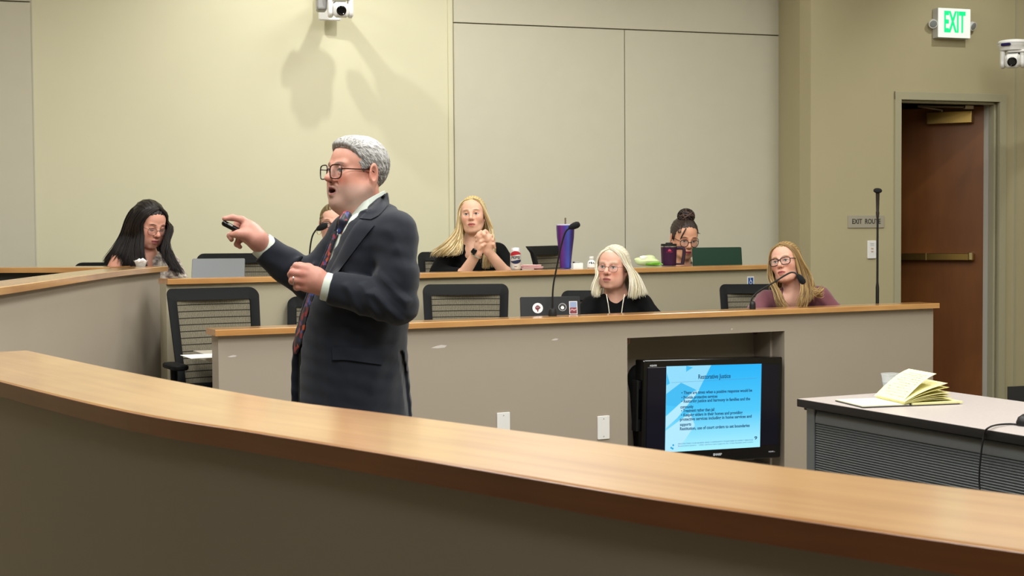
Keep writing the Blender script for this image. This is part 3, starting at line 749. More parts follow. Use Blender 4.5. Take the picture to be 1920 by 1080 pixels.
# can
p = ledge_pt(967, 506); r = root('soda_can', p, 'white soda can with red and blue waves and dark lettering beside the blonde woman', 'can')
H = .131; R0 = .0325
mb = MB(); mb.lathe([(.024, 0), (.0285, .004), (R0, .013), (R0, H - .016), (.0295, H - .007), (.0262, H), (.024, H - .003)], seg=32); body = mb.build('can_body', mat('can_white', '#dedede', .3, .4), r, smooth=True)
def wrap(name, pts, rr, m, parent):
    """polygon columns (angle, zlow, zhigh) wrapped on the can"""
    mb = MB(); vs = []; n = len(pts)
    for a, z0, z1 in pts: vs += [(rr * math.sin(a), -rr * math.cos(a), z0), (rr * math.sin(a), -rr * math.cos(a), z1)]
    mb.add(vs, [(2 * i, 2 * i + 2, 2 * i + 3, 2 * i + 1) for i in range(n - 1)]); return mb.build(name, m, parent)
A_ = [(-1.15 + 2.3 * i / 24) for i in range(25)]
wrap('red_wave', [(a, .088 + .004 * math.sin(a * 1.8), .094 + .018 * math.cos(a * 1.3)) for a in A_], R0 + .0004, mat('can_red', '#a8262f', .35), body)
wrap('blue_wave', [(a, .052 - .016 * math.cos(a * 1.3), .057 + .004 * math.sin(a * 1.8)) for a in A_], R0 + .0004, mat('can_navy', '#1d2546', .35), body)
t = text('lettering', 'PEPSI', .023, Vector((0, 0, .0725)), Matrix(((1, 0, 0), (0, 0, -1), (0, 1, 0))), mat('print_black', '#1a1c22', .4), body, .0003, width=.054, bold=.0006)
for v in t.data.vertices: a = v.co.x / R0; v.co.x, v.co.y = (R0 + .0006) * math.sin(a), -(R0 + .0006) * math.cos(a)
wrap('label_print', [(-.25 + .05 * i, .018, .022) for i in range(11)], R0 + .0004, MATS['print_black'], body)
mb = MB(); mb.rbox((0, -.008, H - .001), (.012, .022, .0015), .005); mb.build('pull_tab', M_GREYP, r)
# box, jar, bag
p = ledge_pt(1084, 503.3); R_ = basis(.3); r = root('small_box', p, 'little white cardboard box right of the purple tumbler', 'box', rz=.3)
mb = MB(); mb.box((0, .02, .0165), (.062, .04, .033)); mb.build('box_body', M_PAPER, r); mb = MB(); mb.rbox((-.004, .02, .037), (.038, .022, .008), .004); mb.build('box_lid', M_GREYP, r); mb = MB(); mb.box((-.026, .006, .037), (.010, .01, .008)); mb.build('print', mat('dark_print', '#2c2430', .6), r)
p = ledge_pt(1109, 503); r = root('lotion_bottle', p, 'small round white bottle with a flat cap, left of the white-haired woman', 'bottle')
mj = mat('bottle_body', '#dfe3e2', .15, spec=.6); mb = MB(); mb.lathe([(.022, 0), (.028, .006), (.029, .022), (.022, .042), (.010, .053), (.010, .058)], seg=26); bd = mb.build('bottle_body', mj, r, smooth=True)
mb = MB(); mb.lathe([(.0145, .058), (.0145, .071), (.013, .072)], seg=20); mb.build('cap', M_WHITE, r, smooth=True)
for k, (a, zz) in enumerate(((-.5, .034), (-.1, .037), (.4, .033), (.0, .030), (.75, .028))):
    wrap('print', [(a - .14, zz - .003, zz + .001), (a, zz - .004, zz + .004), (a + .14, zz - .001, zz + .003)], .0275, MATS['print_black'], bd)
# green bag
random.seed(3); p = ledge_pt(1217, 499.5); r = root('chip_bag', p + Vector((0, .03, 0)), 'crumpled pale green snack bag left of the purple mug', 'bag')
def blob(name, c, rad, m, parent, seed, amp=.25, seg=20, rings=12, power=1.0):
    rnd = np.random.RandomState(seed); dirs = rnd.randn(9, 3); ph = rnd.rand(9) * 6; vs = []; 
    for i in range(rings + 1):
        th = math.pi * i / rings
        for k in range(seg):
            a = 2 * math.pi * k / seg; d = np.array([math.sin(th) * math.cos(a), math.sin(th) * math.sin(a), math.cos(th)])
            q = 1 + amp * sum(math.sin(3 * float(d @ dirs[j]) + ph[j]) for j in range(9)) / 5; vs.append((c[0] + rad[0] * d[0] * q, c[1] + rad[1] * d[1] * q, max(c[2] + rad[2] * d[2] * q, 0.001)))
    mb = MB(); mb.add(vs, [(i * seg + k, i * seg + (k + 1) % seg, (i + 1) * seg + (k + 1) % seg, (i + 1) * seg + k) for i in range(rings) for k in range(seg)]); return mb.build(name, m, parent, smooth=True, angle=35)
blob('bag_body', (-.012, 0, .034), (.072, .03, .036), mat('bag_pale', '#cfe0a8', .35, spec=.6), r, 5, .22)
blob('bag_fold', (.02, -.012, .015), (.06, .022, .013), mat('bag_green', '#6fae2c', .35, spec=.6), r, 8, .3)
blob('bag_label', (-.03, -.012, .05), (.03, .018, .016), mat('bag_white', '#eef0e0', .4), r, 11, .3)
# mug
p = ledge_pt(1254, 498.5); r = root('travel_mug', p, 'dark purple travel mug with black lid and side handle on the upper ledge', 'mug')
mm = mat('mug_purple', '#3a1638', .35, .2)
mb = MB(); mb.lathe([(.044, 0), (.047, .003), (.0515, .118), (.0515, .120)], seg=32); mg = mb.build('mug_body', mm, r, smooth=True)
mb = MB(); mb.lathe([(.0522, .120), (.0522, .127)], seg=32); mb.build('steel_rim', mat('steel', '#c8c8cc', .25, 1.0), r, smooth=True)
mb = MB(); mb.lathe([(.051, .127), (.051, .139), (.047, .141)], seg=30); mb.rbox((.0, -.02, .143), (.045, .03, .012), .01); mb.build('lid', M_BLACK, r, smooth=True)
mb = MB(); mb.tube(catmull([(.048, 0, .112), (.07, 0, .114), (.094, 0, .108), (.098, 0, .085), (.092, 0, .04), (.086, 0, .008)], 5), .0075, 8, flat=1.5, up=(0, 1, 0)); mb.tube([(.046, 0, .012), (.088, 0, .012)], .006, 8); mb.build('handle', mat('mug_handle', '#2a1528', .4), r, smooth=True)
mb_red = mat('mug_print', '#c03a5c', .5); Rt = Matrix(((1, 0, 0), (0, 0, -1), (0, 1, 0)))
t = text('lettering', 'STANLEY', .009, Vector((0, 0, .088)), Rt, mb_red, mg, .0003, width=.04, bold=.0002)
for v in t.data.vertices: a = v.co.x / .0505; v.co.x, v.co.y = .0512 * math.sin(a), -.0512 * math.cos(a)
wrap('emblem', [(-.2, .094, .100), (-.1, .094, .106), (0, .094, .108), (.1, .094, .106), (.2, .094, .100)], .0514, mb_red, mg)
# pink papers under the hand
p = ledge_pt(996, 504); r = root('pink_papers', p, 'small stack of pink papers lying beside the soda can', 'papers', rz=.1)
for k in range(4):
    mb = MB(); mb.rbox((.01 * (k % 2), .06, .003 + .006 * k), (.15 - .012 * k, .10, .004), .02); mb.build('paper_sheet', mat('pink_paper%d' % (k % 2), ['#e9a8a6', '#f2c4c0'][k % 2], .7), r)
# plastic cup by the dark haired woman
def clear_cup(r, h, r0, r1, liquid, mcol='#e8eef0'):
    g = mat('clear_plastic', mcol, .08, alpha=.28, spec=.8)
    mb = MB(); th = .0012; prof = [(r0, 0), (r1, h), (r1 + .0025, h), (r1 + .0025, h - .004), (r1 - th, h - .004), (r0 - th, .003), (0.002, .003)]
    mb.lathe(prof, seg=28); mb.build('cup_wall', g, r, smooth=True)
    if liquid:
        k = liquid / h; mb = MB(); mb.lathe([(r0 - .002, .003), (r0 + (r1 - r0) * k - .002, liquid)], seg=24); mb.build('water', mat('water_milky', '#c9ced6', .1, alpha=.75), r, smooth=True)
p = on(264, 499.6, ZL); r = root('plastic_cup', p, 'low clear plastic cup with white contents in front of the dark-haired woman', 'cup')
clear_cup(r, .032, .024, .036, 0)
for k in range(6): blob('contents', (.02 * math.cos(k * 1.1), .02 * math.sin(k * 1.1), .026 + .004 * (k % 3)), (.012, .01, .009), mat('napkin', '#f0f0f0', .8), r, 20 + k, .3, 8, 6)

# ---- gooseneck microphones ------------------------------------------
def gooseneck(base, pts, headdir, label, hr=.017, hl=.05, tube_r=.0045, base_h=.035, base_r=.022):
    r = root('microphone', base, label, 'microphone'); B = Vector(base); L_ = lambda v: Vector(v) - B
    if base_h:
        mb = MB(); mb.lathe([(base_r, 0), (base_r, base_h * .6), (base_r * .8, base_h), (.006, base_h + .006)], seg=20); mb.build('base', M_BLACK, r, smooth=True)
    P = catmull([L_(p) for p in pts], 8); mb = MB(); mb.tube(P, tube_r, 8); mb.build('gooseneck', M_BLACK, r, smooth=True)
    d = Vector(headdir).normalized(); R = frame(d.orthogonal(), z=d); mb = MB()
    mb.lathe([(.006, -.012), (hr * .75, 0), (hr, hl * .35), (hr, hl * .7), (hr * .7, hl * .93), (.004, hl)], P[-1], R, 18); mb.build('windscreen', mat('foam', '#101214', .95, bump=.6, bscale=900), r, smooth=True); return r
b = on(1036, 592.5, ZF); Y0 = b.y
gooseneck(b, [b + Vector((0, 0, .03)), at(1037, 540, Y0), at(1044, 500, Y0), at(1052, 462, Y0 - .01), at(1060, 436, Y0 - .02), at(1070, 426, Y0 - .03)], at(1086, 421, Y0 - .03) - at(1070, 427, Y0 - .03), 'gooseneck microphone on the front ledge, rising from the black laptop to the purple tumbler')
b = on(1411, 579.5, ZF); Y0 = b.y
gooseneck(b, [b + Vector((0, 0, .03)), at(1409, 562, Y0), at(1420, 548, Y0), at(1450, 530, Y0 - .02), at(1478, 513, Y0 - .04), at(1490, 511.5, Y0 - .05), at(1498, 518, Y0 - .06)], at(1510, 534, Y0 - .07) - at(1498, 517, Y0 - .06), 'gooseneck microphone bent over in front of the woman in the maroon jacket', base_h=.038, base_r=.017)
Y0 = 8.02; b = Vector((at(583, 500, Y0).x, Y0, ZTW))
gooseneck(b, [b + Vector((0, 0, .03)), at(580, 500, Y0), at(581, 470, Y0), at(585, 445, Y0), at(592, 432, Y0), at(597, 429, Y0)], at(612, 421, Y0) - at(596, 429, Y0), 'gooseneck microphone in the upper row, in front of the half-hidden face', hl=.055, hr=.018)
# tall floor microphone stand
Y0 = 8.75; b = Vector((at(1645, 560, Y0).x, Y0, FL1)); r = root('microphone_stand', b, 'tall thin black microphone stand with a flat round top, beside the exit route sign', 'microphone stand')
zt = at(1646, 358, Y0).z - FL1; mb = MB(); mb.lathe([(.13, 0), (.13, .01), (.03, .022), (.016, .03)], seg=30); mb.build('base', M_BLACK, r, smooth=True)
mb = MB(); mb.lathe([(.0105, .02), (.0105, zt * .62), (.007, zt * .64), (.0065, zt - .14)], seg=12); mb.build('pole', M_BLACK, r, smooth=True)
mb = MB(); mb.lathe([(.008, -.16), (.011, -.13), (.009, -.12), (.011, -.05), (.012, -.01)], (0, 0, zt), seg=12); mb.build('microphone_body', mat('mic_body', '#241c1a', .4), r, smooth=True)
mb = MB(); mb.lathe([(.012, -.012), (.024, -.004), (.026, .003), (.022, .010), (.005, .014)], (0, 0, zt), Matrix.Rotation(.45, 3, 'X'), 20, sq=(1, .9)); mb.build('microphone_head', MATS['foam'], r, smooth=True)

# ---- wall fittings ---------------------------------------------------
def wfrom(p, off=0.0): return Vector(p) + Vector((WD.y, -WD.x, 0)) * off          # off metres out into the room
RT = Matrix(((WD.x, WD.y, 0), (0, 0, 1), (WD.y, -WD.x, 0))).transposed()          # x right, y up, z out
# EXIT sign
c = (Wd(1757, 42) + Wd(1819, 43)) / 2; wS = (Wd(1819, 43) - Wd(1757, 42)).length * 0.97; hS = Wd(1788, 15).z - Wd(1788, 70).z
c = wfrom(Wd(1778, 46), .0); r = root('exit_sign', c, 'white EXIT sign with green letters and two small lamps above the door', 'sign'); I = lambda o: local(o, r)
mb = MB(); mb.rbox(wfrom(c, .035), (wS, .066, hS), .006, RW, ax=2); I(mb.build('housing', mat('sign_grey', '#bdbdb9', .4), r))
mb = MB(); mb.rbox(wfrom(c, .070), (wS - .002, .006, hS - .002), .004, RW, ax=1); fc = I(mb.build('face', mat('sign_face', '#e9eee9', .35, emit='#f0fff6', estr=.5), r))
M_GREEN = mat('exit_green', '#12c878', .4, emit='#10d880', estr=1.1)
I(text('lettering', 'EXIT', hS * .98, wfrom(c, .0736), RT, M_GREEN, fc, .001, width=wS * .66, bold=.006))
for sx, dz in ((-1, -.005), (1, -.01)):
    q = wfrom(c, .045) + Vector((WD.x, WD.y, 0)) * sx * (wS / 2 + (.024 if sx < 0 else .034)) + Vector((0, 0, dz)); d = (Vector((WD.y, -WD.x, 0)) + Vector((WD.x, WD.y, 0)) * sx * .35 + Vector((0, 0, -.45))).normalized(); R = frame(d.orthogonal(), z=d)
    mb = MB(); mb.lathe([(.004, -.032), (.022, -.028), (.030, -.01), (.031, .012)], q, R, 20); mb.tube([q, q - Vector((WD.x, WD.y, 0)) * sx * .03], .008); lp = I(mb.build('lamp_head', M_WHITE, r, smooth=True))
    mb = MB(); mb.lathe([(.026, .0125), (.024, .014), (.008, .014)], q, R, 18); I(mb.build('lens', mat('lamp_lens', '#8a8f90', .2), lp, smooth=True))
# EXIT ROUTE sign
c = wfrom((Wd(1589, 416) + Wd(1657, 415)) / 2, .0); wS = (Wd(1657, 415) - Wd(1589, 415)).length; hS = Wd(1620, 404).z - Wd(1620, 427.5).z
r = root('exit_route_sign', c, 'flat grey EXIT ROUTE sign on the tan wall behind the tall microphone', 'sign'); I = lambda o: local(o, r)
mb = MB(); mb.rbox(wfrom(c, .004), (wS, .008, hS), .003, RW, ax=1); pl = I(mb.build('plate', mat('sign_taupe', '#a39d8d', .5), r))
I(text('lettering', 'EXIT  ROUTE', hS * .55, wfrom(c, .0085), RT, mat('sign_text', '#3a3833', .6), pl, .001, width=wS * .78, bold=.0008))
# control plate
c = Wd(1633.5, 468); wS = .068; hS = .125; r = root('wall_control', c, 'white wall control plate with two small buttons below the EXIT ROUTE sign', 'switch'); I = lambda o: local(o, r)
mb = MB(); mb.rbox(wfrom(c, .006), (wS, .012, hS), .006, RW, ax=1); pl = I(mb.build('plate', M_WHITE, r))
for dz in (.008, -.012): mb = MB(); mb.rbox(wfrom(c, .0135) + Vector((0, 0, dz)), (.018, .004, .008), .002, RW, ax=1); I(mb.build('button', mat('button_tan', '#c5a99a', .5), r))
I(text('lettering', 'ROOM', .010, wfrom(c, .0128) + Vector((0, 0, .04)), RT, mat('print_grey', '#9aa0a8', .6), pl, .0003)); I(text('lettering', 'LIGHTS', .009, wfrom(c, .0128) + Vector((0, 0, .028)), RT, MATS['print_grey'], pl, .0003))
# wheelchair sign on the upper bench
sq = subpath(tier, arc_of(tier, 1400), arc_of(tier, 1414)); d = (sq[-1] - sq[0]).normalized(); off = Vector((-d.y, d.x)) * .03
c = onwall(1407, 527, sq[0] + off, d); R = Matrix(((d.x, d.y, 0), (0, 0, 1), (d.y, -d.x, 0))).transposed(); out = Vector((d.y, -d.x, 0))
r = root('accessibility_sign', c, 'small blue and white wheelchair sign stuck on the upper bench', 'sign'); I = lambda o: local(o, r)
pl = I(disc('plate', c + out * .0005, R, 0, M_WHITE, r, .002, poly=[(-.028, -.03), (.028, -.03), (.028, .03), (-.028, .03)]))
bl = I(disc('blue_field', c + out * .0025, R, 0, mat('ada_blue', '#1c4f9c', .4), pl, .001, poly=[(-.021, -.024), (.021, -.024), (.021, .022), (-.021, .022)]))
I(disc('symbol', c + out * .0036 + Vector((0, 0, -.008)), R, .0115, M_WHITE, bl, .0006, rin=.0085)); mb = MB(); cc = c + out * .0042; V = lambda x, y: cc + R @ Vector((x, y, 0))
mb.tube([V(-.004, .012), V(-.003, 0), V(.006, -.001), V(.010, -.012), V(.013, -.011)], .0016, 6); mb.tube([V(-.003, .006), V(.005, .006)], .0014, 6); mb.lathe([(.003, -.0005), (.003, .0005)], V(-.004, .016), R, 12); I(mb.build('symbol', M_WHITE, bl))

# ---- dome-less conference cameras ------------------------------------
def ptz(c, yaw, label, s=1.0, arm=None, led=True):
    r = root('video_camera', c, label, 'camera', rz=yaw)
    mb = MB(); mb.lathe([(.05, .075), (.078, .07), (.086, .06), (.086, .045), (.080, .036), (.075, .018), (.073, .012)], seg=40, sq=(1.0, .95)); mb.build('turntable', M_WHITE, r, smooth=True, angle=35)
    mb = MB(); mb.lathe([(.0868, .050), (.0868, .0525)], seg=40, sq=(1.0, .95)); mb.build('seam', M_GREYP, r, smooth=True)
    if led: mb = MB(); mb.rbox((-.035, -.074, .042), (.06, .016, .017), .008, Matrix.Rotation(-.42, 3, 'Z'), ax=1); mb.build('sensor_window', mat('sensor_purple', '#251d52', .15), r)
    for sx in (-1, 1):
        mb = MB(); mb.rbox((sx * .055, 0, -.035), (.028, .075, .11), .03, ax=0, seg=6); mb.build('yoke_arm', M_WHITE, r, smooth=True, angle=40)
    mb = MB(); Rh = Matrix.Rotation(.25, 3, 'X'); mb.rbox((0, -.012, -.045), (.085, .11, .085), .028, Rh, ax=0, seg=5); hd = mb.build('camera_head', M_WHITE, r, smooth=True, angle=40)
    mb = MB(); Ry = Rh @ Matrix.Rotation(math.pi / 2, 3, 'X'); mb.lathe([(.027, .055), (.027, .058), (.022, .0595), (.018, .056)], (0, -.012, -.045), Ry, 26); mb.build('lens', M_BLACKG, hd, smooth=True)
    if arm: arm(r)
    r.scale = (s, s, s); return r
c1_ = at(1893, 95, 9.85)
nout = Vector((WD.y, -WD.x, 0))
cR = at(1899, 99, 9.95)
def armR(r):
    mb = MB(); Ra = Matrix.Rotation(-.62, 3, 'Z'); mb.rbox(Ra @ Vector((0, .23, -.0)), (.06, .46, .02), .01, Ra); mb.rbox((.27, .385, .04), (.12, .02, .12), .01, ax=1); mb.rbox((.03, .02, .005), (.12, .14, .014), .02); mb.build('wall_bracket', M_WHITE, r)
rr = ptz(cR, math.radians(-22), 'white video camera on a wall bracket at the right edge, above the door frame', 1.15, armR)
cT = wfrom(Wb(640, 2), .38)
def armT(r):
    mb = MB(); mb.rbox((-.03, .16, .075), (.07, .36, .02), .01); mb.rbox((-.03, .325, .03), (.13, .02, .18), .01, ax=1); mb.build('wall_bracket', M_WHITE, r)
    mb = MB(); mb.rbox((-.10, .06, -.01), (.055, .10, .075), .015, ax=0); mb.build('power_box', mat('camera_grey', '#8d8d8c', .4), r)
ptz(at(638, 3, 9.2), math.radians(12), 'white video camera at the top edge, hanging over the cream wall', 1.12, armT, led=False)

# ---- cover plates and scuffs on the front bench -----------------------
def on_face(px, py):
    h, d = facehit(px, py); R = Matrix(((d.x, d.y, 0), (0, 0, 1), (d.y, -d.x, 0))).transposed(); return h, R, Vector((d.y, -d.x, 0)), Matrix(((d.x, d.y, 0), (-d.y, d.x, 0), (0, 0, 1))).transposed()
for px, py, lab in ((943.5, 796, 'blank white wall plate on the front bench, nearer the standing man'), (1131, 801.5, 'blank white wall plate on the front bench, just left of the screen recess')):
    h, R, out, RB = on_face(px, py); r = root('wall_plate', h, lab, 'wall plate', 'blank white plates'); mb = MB(); mb.rbox(h + out * .003, (.070, .006, .120), .004, RB, ax=1); pl = local(mb.build('plate', M_WHITE, r), r)
    for dz in (-.045, .045): mb = MB(); mb.lathe([(.003, 0), (.003, .001)], h + out * .006 + Vector((0, 0, dz)), R, 10); local(mb.build('screw', M_GREYP, pl), r)
M_SC = mat('bare_plaster', '#cfc9c4', .9)
for px, py, w_, h_ in ((823, 650, .042, .008), (1040, 636.5, .020, .005), (435, 668, .022, .005), (1372, 617, .006, .004)):
    h, R, out, RB = on_face(px, py); o = disc('paint_chip', h, R, 0, M_SC, fb, .0008, poly=[(-w_, -h_ * .6), (-w_ * .2, -h_), (w_ * .7, -h_ * .7), (w_, h_ * .5), (w_ * .3, h_), (-w_ * .3, h_ * .5)]); local(o, fb); o['label'] = 'pale chip in the paint'

# ---- the screen ---------------------------------------------------------
q = subpath(face, r0, r1); dF = (q[-1] - q[0]).normalized(); oF = Vector((dF.y, -dF.x, 0)); RF = Matrix(((dF.x, dF.y, 0), (-dF.y, dF.x, 0), (0, 0, 1))).transposed(); RFt = Matrix(((dF.x, dF.y, 0), (0, 0, 1), (dF.y, -dF.x, 0))).transposed()
pl0 = q[0] + Vector((-dF.y, dF.x)) * -.02
def F_(px, py): return onwall(px, py, pl0, dF)
TL, TR, BR = F_(1202, 679), F_(1463, 667), F_(1468, 860); BL = F_(1207, 871)
c = (TL + TR + BR + BL) / 4; wT = ((TR - TL).length + (BR - BL).length) / 2; hT = ((TL - BL).length + (TR - BR).length) / 2
# fit the in-plane tilt of the set
tilt = math.atan2((TR.z - TL.z + BR.z - BL.z) / 2, wT)
Rt_ = Matrix.Rotation(-tilt, 3, 'Y') if False else Matrix.Identity(3)
RQ = RF @ Matrix.Rotation(-tilt, 3, 'Y'); RQt = Matrix((RQ.col[0], RQ.col[2], -RQ.col[1])).transposed()
tv = root('television', c, 'black flat television set into the front bench, showing a blue slide', 'television'); I = lambda o: local(o, tv)
mb = MB(); mb.rbox(c - oF * .04, (wT, .08, hT), .008, RQ, ax=1); body = I(mb.build('housing', M_BLACKG, tv))
mb = MB(); mb.rbox(c + oF * .0015 + RQ @ Vector((0, 0, .018)), (wT - .05, .003, hT - .11), .002, RQ, ax=1); I(mb.build('screen_glass', mat('screen_dark', '#04061c', .12), tv))
I(text('logo', 'SHARP', .017, c + oF * .001 + RQ @ Vector((.028, 0, -hT / 2 + .037)), RQt, mat('logo_silver', '#b9bcc2', .4, emit='#b9bcc2', estr=.2), body, .0008, width=.055, bold=.0006))
I(text('logo', 'AQUOS', .012, c + oF * .001 + RQ @ Vector((-wT / 2 + .06, 0, hT / 2 - .028)), RQt, MATS['logo_silver'], body, .0008, width=.042, bold=.0004))
I(text('logo', 'HDMI ::', .010, c + oF * .001 + RQ @ Vector((wT / 2 - .06, 0, -hT / 2 + .035)), RQt, MATS['logo_silver'], body, .0008, width=.04))
# slide
pl0 = Vector((c + oF * .004).xy)
sTL, sTR, sBR, sBL = F_(1246.5, 689.5), F_(1423.5, 680), F_(1429, 836), F_(1250, 849.5); sc = (sTL + sTR + sBR + sBL) / 4
sw = ((sTR - sTL).length + (sBR - sBL).length) / 2; sh = ((sTL - sBL).length + (sTR - sBR).length) / 2
def emat(name, h, s=1.4):
    m = mat(name, '#000000', .5, emit=h, estr=s); return m
me_ = mat('slide_glow', '#000814', .3, emit='#36b8f5', estr=1.4); nt = me_.node_tree; N = nt.nodes.new; L = nt.links.new; tc = N('ShaderNodeTexCoord'); sp = N('ShaderNodeSeparateXYZ'); L(tc.outputs['UV'], sp.inputs[0])
cr = N('ShaderNodeValToRGB'); L(sp.outputs[1], cr.inputs[0]); E = cr.color_ramp.elements; E[0].color = rgb('#a8eefb') + (1,); E[1].color = rgb('#1cb0f4') + (1,); e = E.new(.45); e.color = rgb('#4cc6f6') + (1,)
L(cr.outputs[0], nt.nodes['Principled BSDF'].inputs['Emission Color'])
def S(u, v, off=0.0): return sc + RQt @ Vector(((u - .5) * sw, (.5 - v) * sh, off))
mb = MB(); vs = [S(0, 1), S(1, 1), S(1, 0), S(0, 0)] + [S(0, 1, .001), S(1, 1, .001), S(1, 0, .001), S(0, 0, .001)]
mb.add(vs, [(0, 3, 2, 1), (4, 5, 6, 7), (0, 1, 5, 4), (1, 2, 6, 5), (2, 3, 7, 6), (3, 0, 4, 7)], [[(0, 0)] * 4, [(0, 0), (1, 0), (1, 1), (0, 1)]] + [[(0, 0)] * 4] * 4); sl = I(mb.build('slide', me_, tv))
def sp_(pts, m, off): n = len(pts); o = disc('slide_shape', S(0, 0, off) * 0 + sc, RQt, 0, m, sl, .0004, poly=[((u - .5) * sw, (.5 - v) * sh) for u, v in pts]); o.data.transform(Matrix.Translation(-oF * -off)); return I(o)
ml = emat('slide_light', '#8fd9f8'); ml2 = emat('slide_pale', '#b0e6fb'); mblu = emat('slide_mid', '#3fb9ef')
sp_([(0, .0), (.46, 0), (.33, .30), (.16, .2), (.0, .33)], ml, .0012); sp_([(.20, .0), (.27, .02), (.20, .07)], mblu, .0018); sp_([(0.0, .07), (.035, .20), (.0, .22)], mblu, .0018)
sp_([(0, .32), (.15, .195), (.30, .28), (.10, .47), (.0, .45)], mblu, .0018); sp_([(.28, .30), (.34, .29), (.12, .60), (.0, .72), (.0, .58)], ml2, .0022); sp_([(.0, .75), (.25, .55), (.30, .70), (.12, 1), (0, 1)], ml2, .0014)
mt1 = emat('slide_text', '#16507e', 1.1); mt2 = emat('slide_text_small', '#5a86b4', 1.2)
lines = [('• There are times when a positive response would be', .155, .90, .315), ('• Provide protective services', .155, .53, .37), ('• Restoring justice and harmony in families and the', .155, .88, .415), ('community', .145, .28, .48), ('• Treatment rather than jail', .155, .50, .525), ('• Keeping elders in their homes and providing', .155, .80, .575), ('protective services including in home services and', .145, .90, .625), ('supports', .145, .26, .685), ('Restitution, use of court orders to set boundaries', .145, .88, .735)]
def stext(body, u0, u1, v, size, m, bold=.0005): return I(text('slide_text', body, size * sh, S((u0 + u1) / 2, v, .0032), RQt, m, sl, .0003, width=(u1 - u0) * sw, bold=bold))
stext('Restorative Justice', .325, .665, .135, .075, mt1)
for b_, u0, u1, v in lines: stext(b_, u0, u1, v, .052, mt1)
stext('PROTECTING OUR ELDERS AND COMMUNITY TOGETHER IN FAMILY SERVICES', .13, .92, .91, .022, mt2, 0); stext('Restorative Justice    elder services and supports for tribal families and courts', .13, .92, .935, .020, mt2, 0); stext('9', .935, .965, .89, .055, mt1)
mb = MB(); mb.tube([S(.05, .19, .003), S(.95, .17, .003)], .0006, 6); I(mb.build('slide_shape', mt2, sl))
for k, (u, v) in enumerate(((.06, .95), (.08, .92), (.075, .96))): I(disc('slide_shape', S(u, v, .003), RQt, .006, emat('slide_logo', '#2aa7d8'), sl, .0003, seg=6))
# bracket at its left
pl0 = Vector((c - oF * .045).xy); b_ = F_(1190, 713); t_ = F_(1190, 808); b2 = F_(1215, 760)
mb = MB(); mid = (b_ + t_) / 2; hh = (b_ - t_).length
mb.rbox(mid + RQ @ Vector((.004, 0, 0)), (.012, .05, hh), .003, RQ); mb.rbox(mid + RQ @ Vector((.05, 0, hh / 2 - .025)), (.10, .04, .045), .004, RQ); mb.rbox(mid + RQ @ Vector((.05, 0, -hh / 2 + .03)), (.10, .04, .06), .004, RQ); mb.rbox(mid + RQ @ Vector((.2, .10, 0)), (.2, .09, .3), .004, RQ)
I(mb.build('mount_bracket', M_BLACK, tv))

# ---- table at the right --------------------------------------------------
ZB = CAMZ - 0.74
A, B, Nn, Br = on(1494, 748, ZB), on(1785, 736, ZB), on(1920, 818, ZB), on(1920, 754.5, ZB)
dL = (Nn - A).normalized(); dW = Vector((-dL.y, dL.x, 0)); 
if dW.dot(B - A) < 0: dW = -dW
wd = (B - A).length * .995; LEN = 1.83
rz = math.atan2(dL.y, dL.x); r = root('table', (A.x, A.y, 0), 'grey-topped table with black edge and ribbed grey front at the right', 'table', rz=rz); sgn = 1 if (Matrix.Rotation(rz, 3, 'Z') @ Vector((0, 1, 0))).dot(dW) > 0 else -1
# local frame: x along the long near edge, y*sgn across
mb = MB(); mb.box((LEN / 2, sgn * wd / 2, ZB - .0165), (LEN, wd, .033)); mb.build('edge_band', M_BLACK, r, bevel=.003)
mb = MB(); mb.box((LEN / 2, sgn * wd / 2, ZB + .0006), (LEN - .006, wd - .006, .0016)); mb.build('table_top', mat('speckled_laminate', '#b9b0ad', .35, noise=.12, nscale=90), r)
M_LEG = mat('grey_metal', '#6f7476', .4, .5)
for x in (.05, LEN - .05):
    for y in (.05, wd - .05):
        mb = MB(); mb.rbox((x, sgn * y, (ZB - .033) / 2), (.055, .035, ZB - .033), .006); mb.build('leg', M_LEG, r)
mb = MB(); z1 = ZB - .045; z0 = .18; nr = 44; x0, x1 = .085, LEN - .085; yy = sgn * .045
prof = [(0, z1), (-.010, z1 - .02), (-.012, z1 - .05)]; zz = z1 - .055; hr_ = (zz - z0) / nr
for k in range(nr):
    for j in range(4): a = math.pi * j / 4; prof.append((-.004 - .006 * math.sin(a), zz - hr_ * (k + j / 4)))
prof.append((0, z0)); n = len(prof); vs = [(x0, yy + sgn * p, z_) for p, z_ in prof] + [(x1, yy + sgn * p, z_) for p, z_ in prof] + [(x0, yy + sgn * .012, z0), (x0, yy + sgn * .012, z1), (x1, yy + sgn * .012, z0), (x1, yy + sgn * .012, z1)]
fs = [(i, i + 1, n + i + 1, n + i) for i in range(n - 1)] + [(2 * n, 2 * n + 1, 2 * n + 3, 2 * n + 2), (0, n, 2 * n + 3, 2 * n + 1), (n - 1, 2 * n, 2 * n + 2, 2 * n - 1)]
mb.add(vs, fs); mb.build('modesty_panel', mat('ribbed_grey', '#5f6366', .35, .3), r, smooth=True, angle=50)
mb = MB(); mb.box(((x0 + x1) / 2, yy + sgn * .02, z1 + .006), (x1 - x0, .03, .014)); mb.build('panel_rail', M_BLACK, r)
mb = MB(); mb.rbox((.0, sgn * .06, ZB - .043), (.022, .03, .016), .004); mb.build('latch', M_BLACK, r)
# cup of water
p = on(1670, 742, ZB + .0014); r = root('plastic_cup', p, 'clear plastic cup of water on the table behind the yellow pad', 'cup'); clear_cup(r, .098, .027, .041, .062)
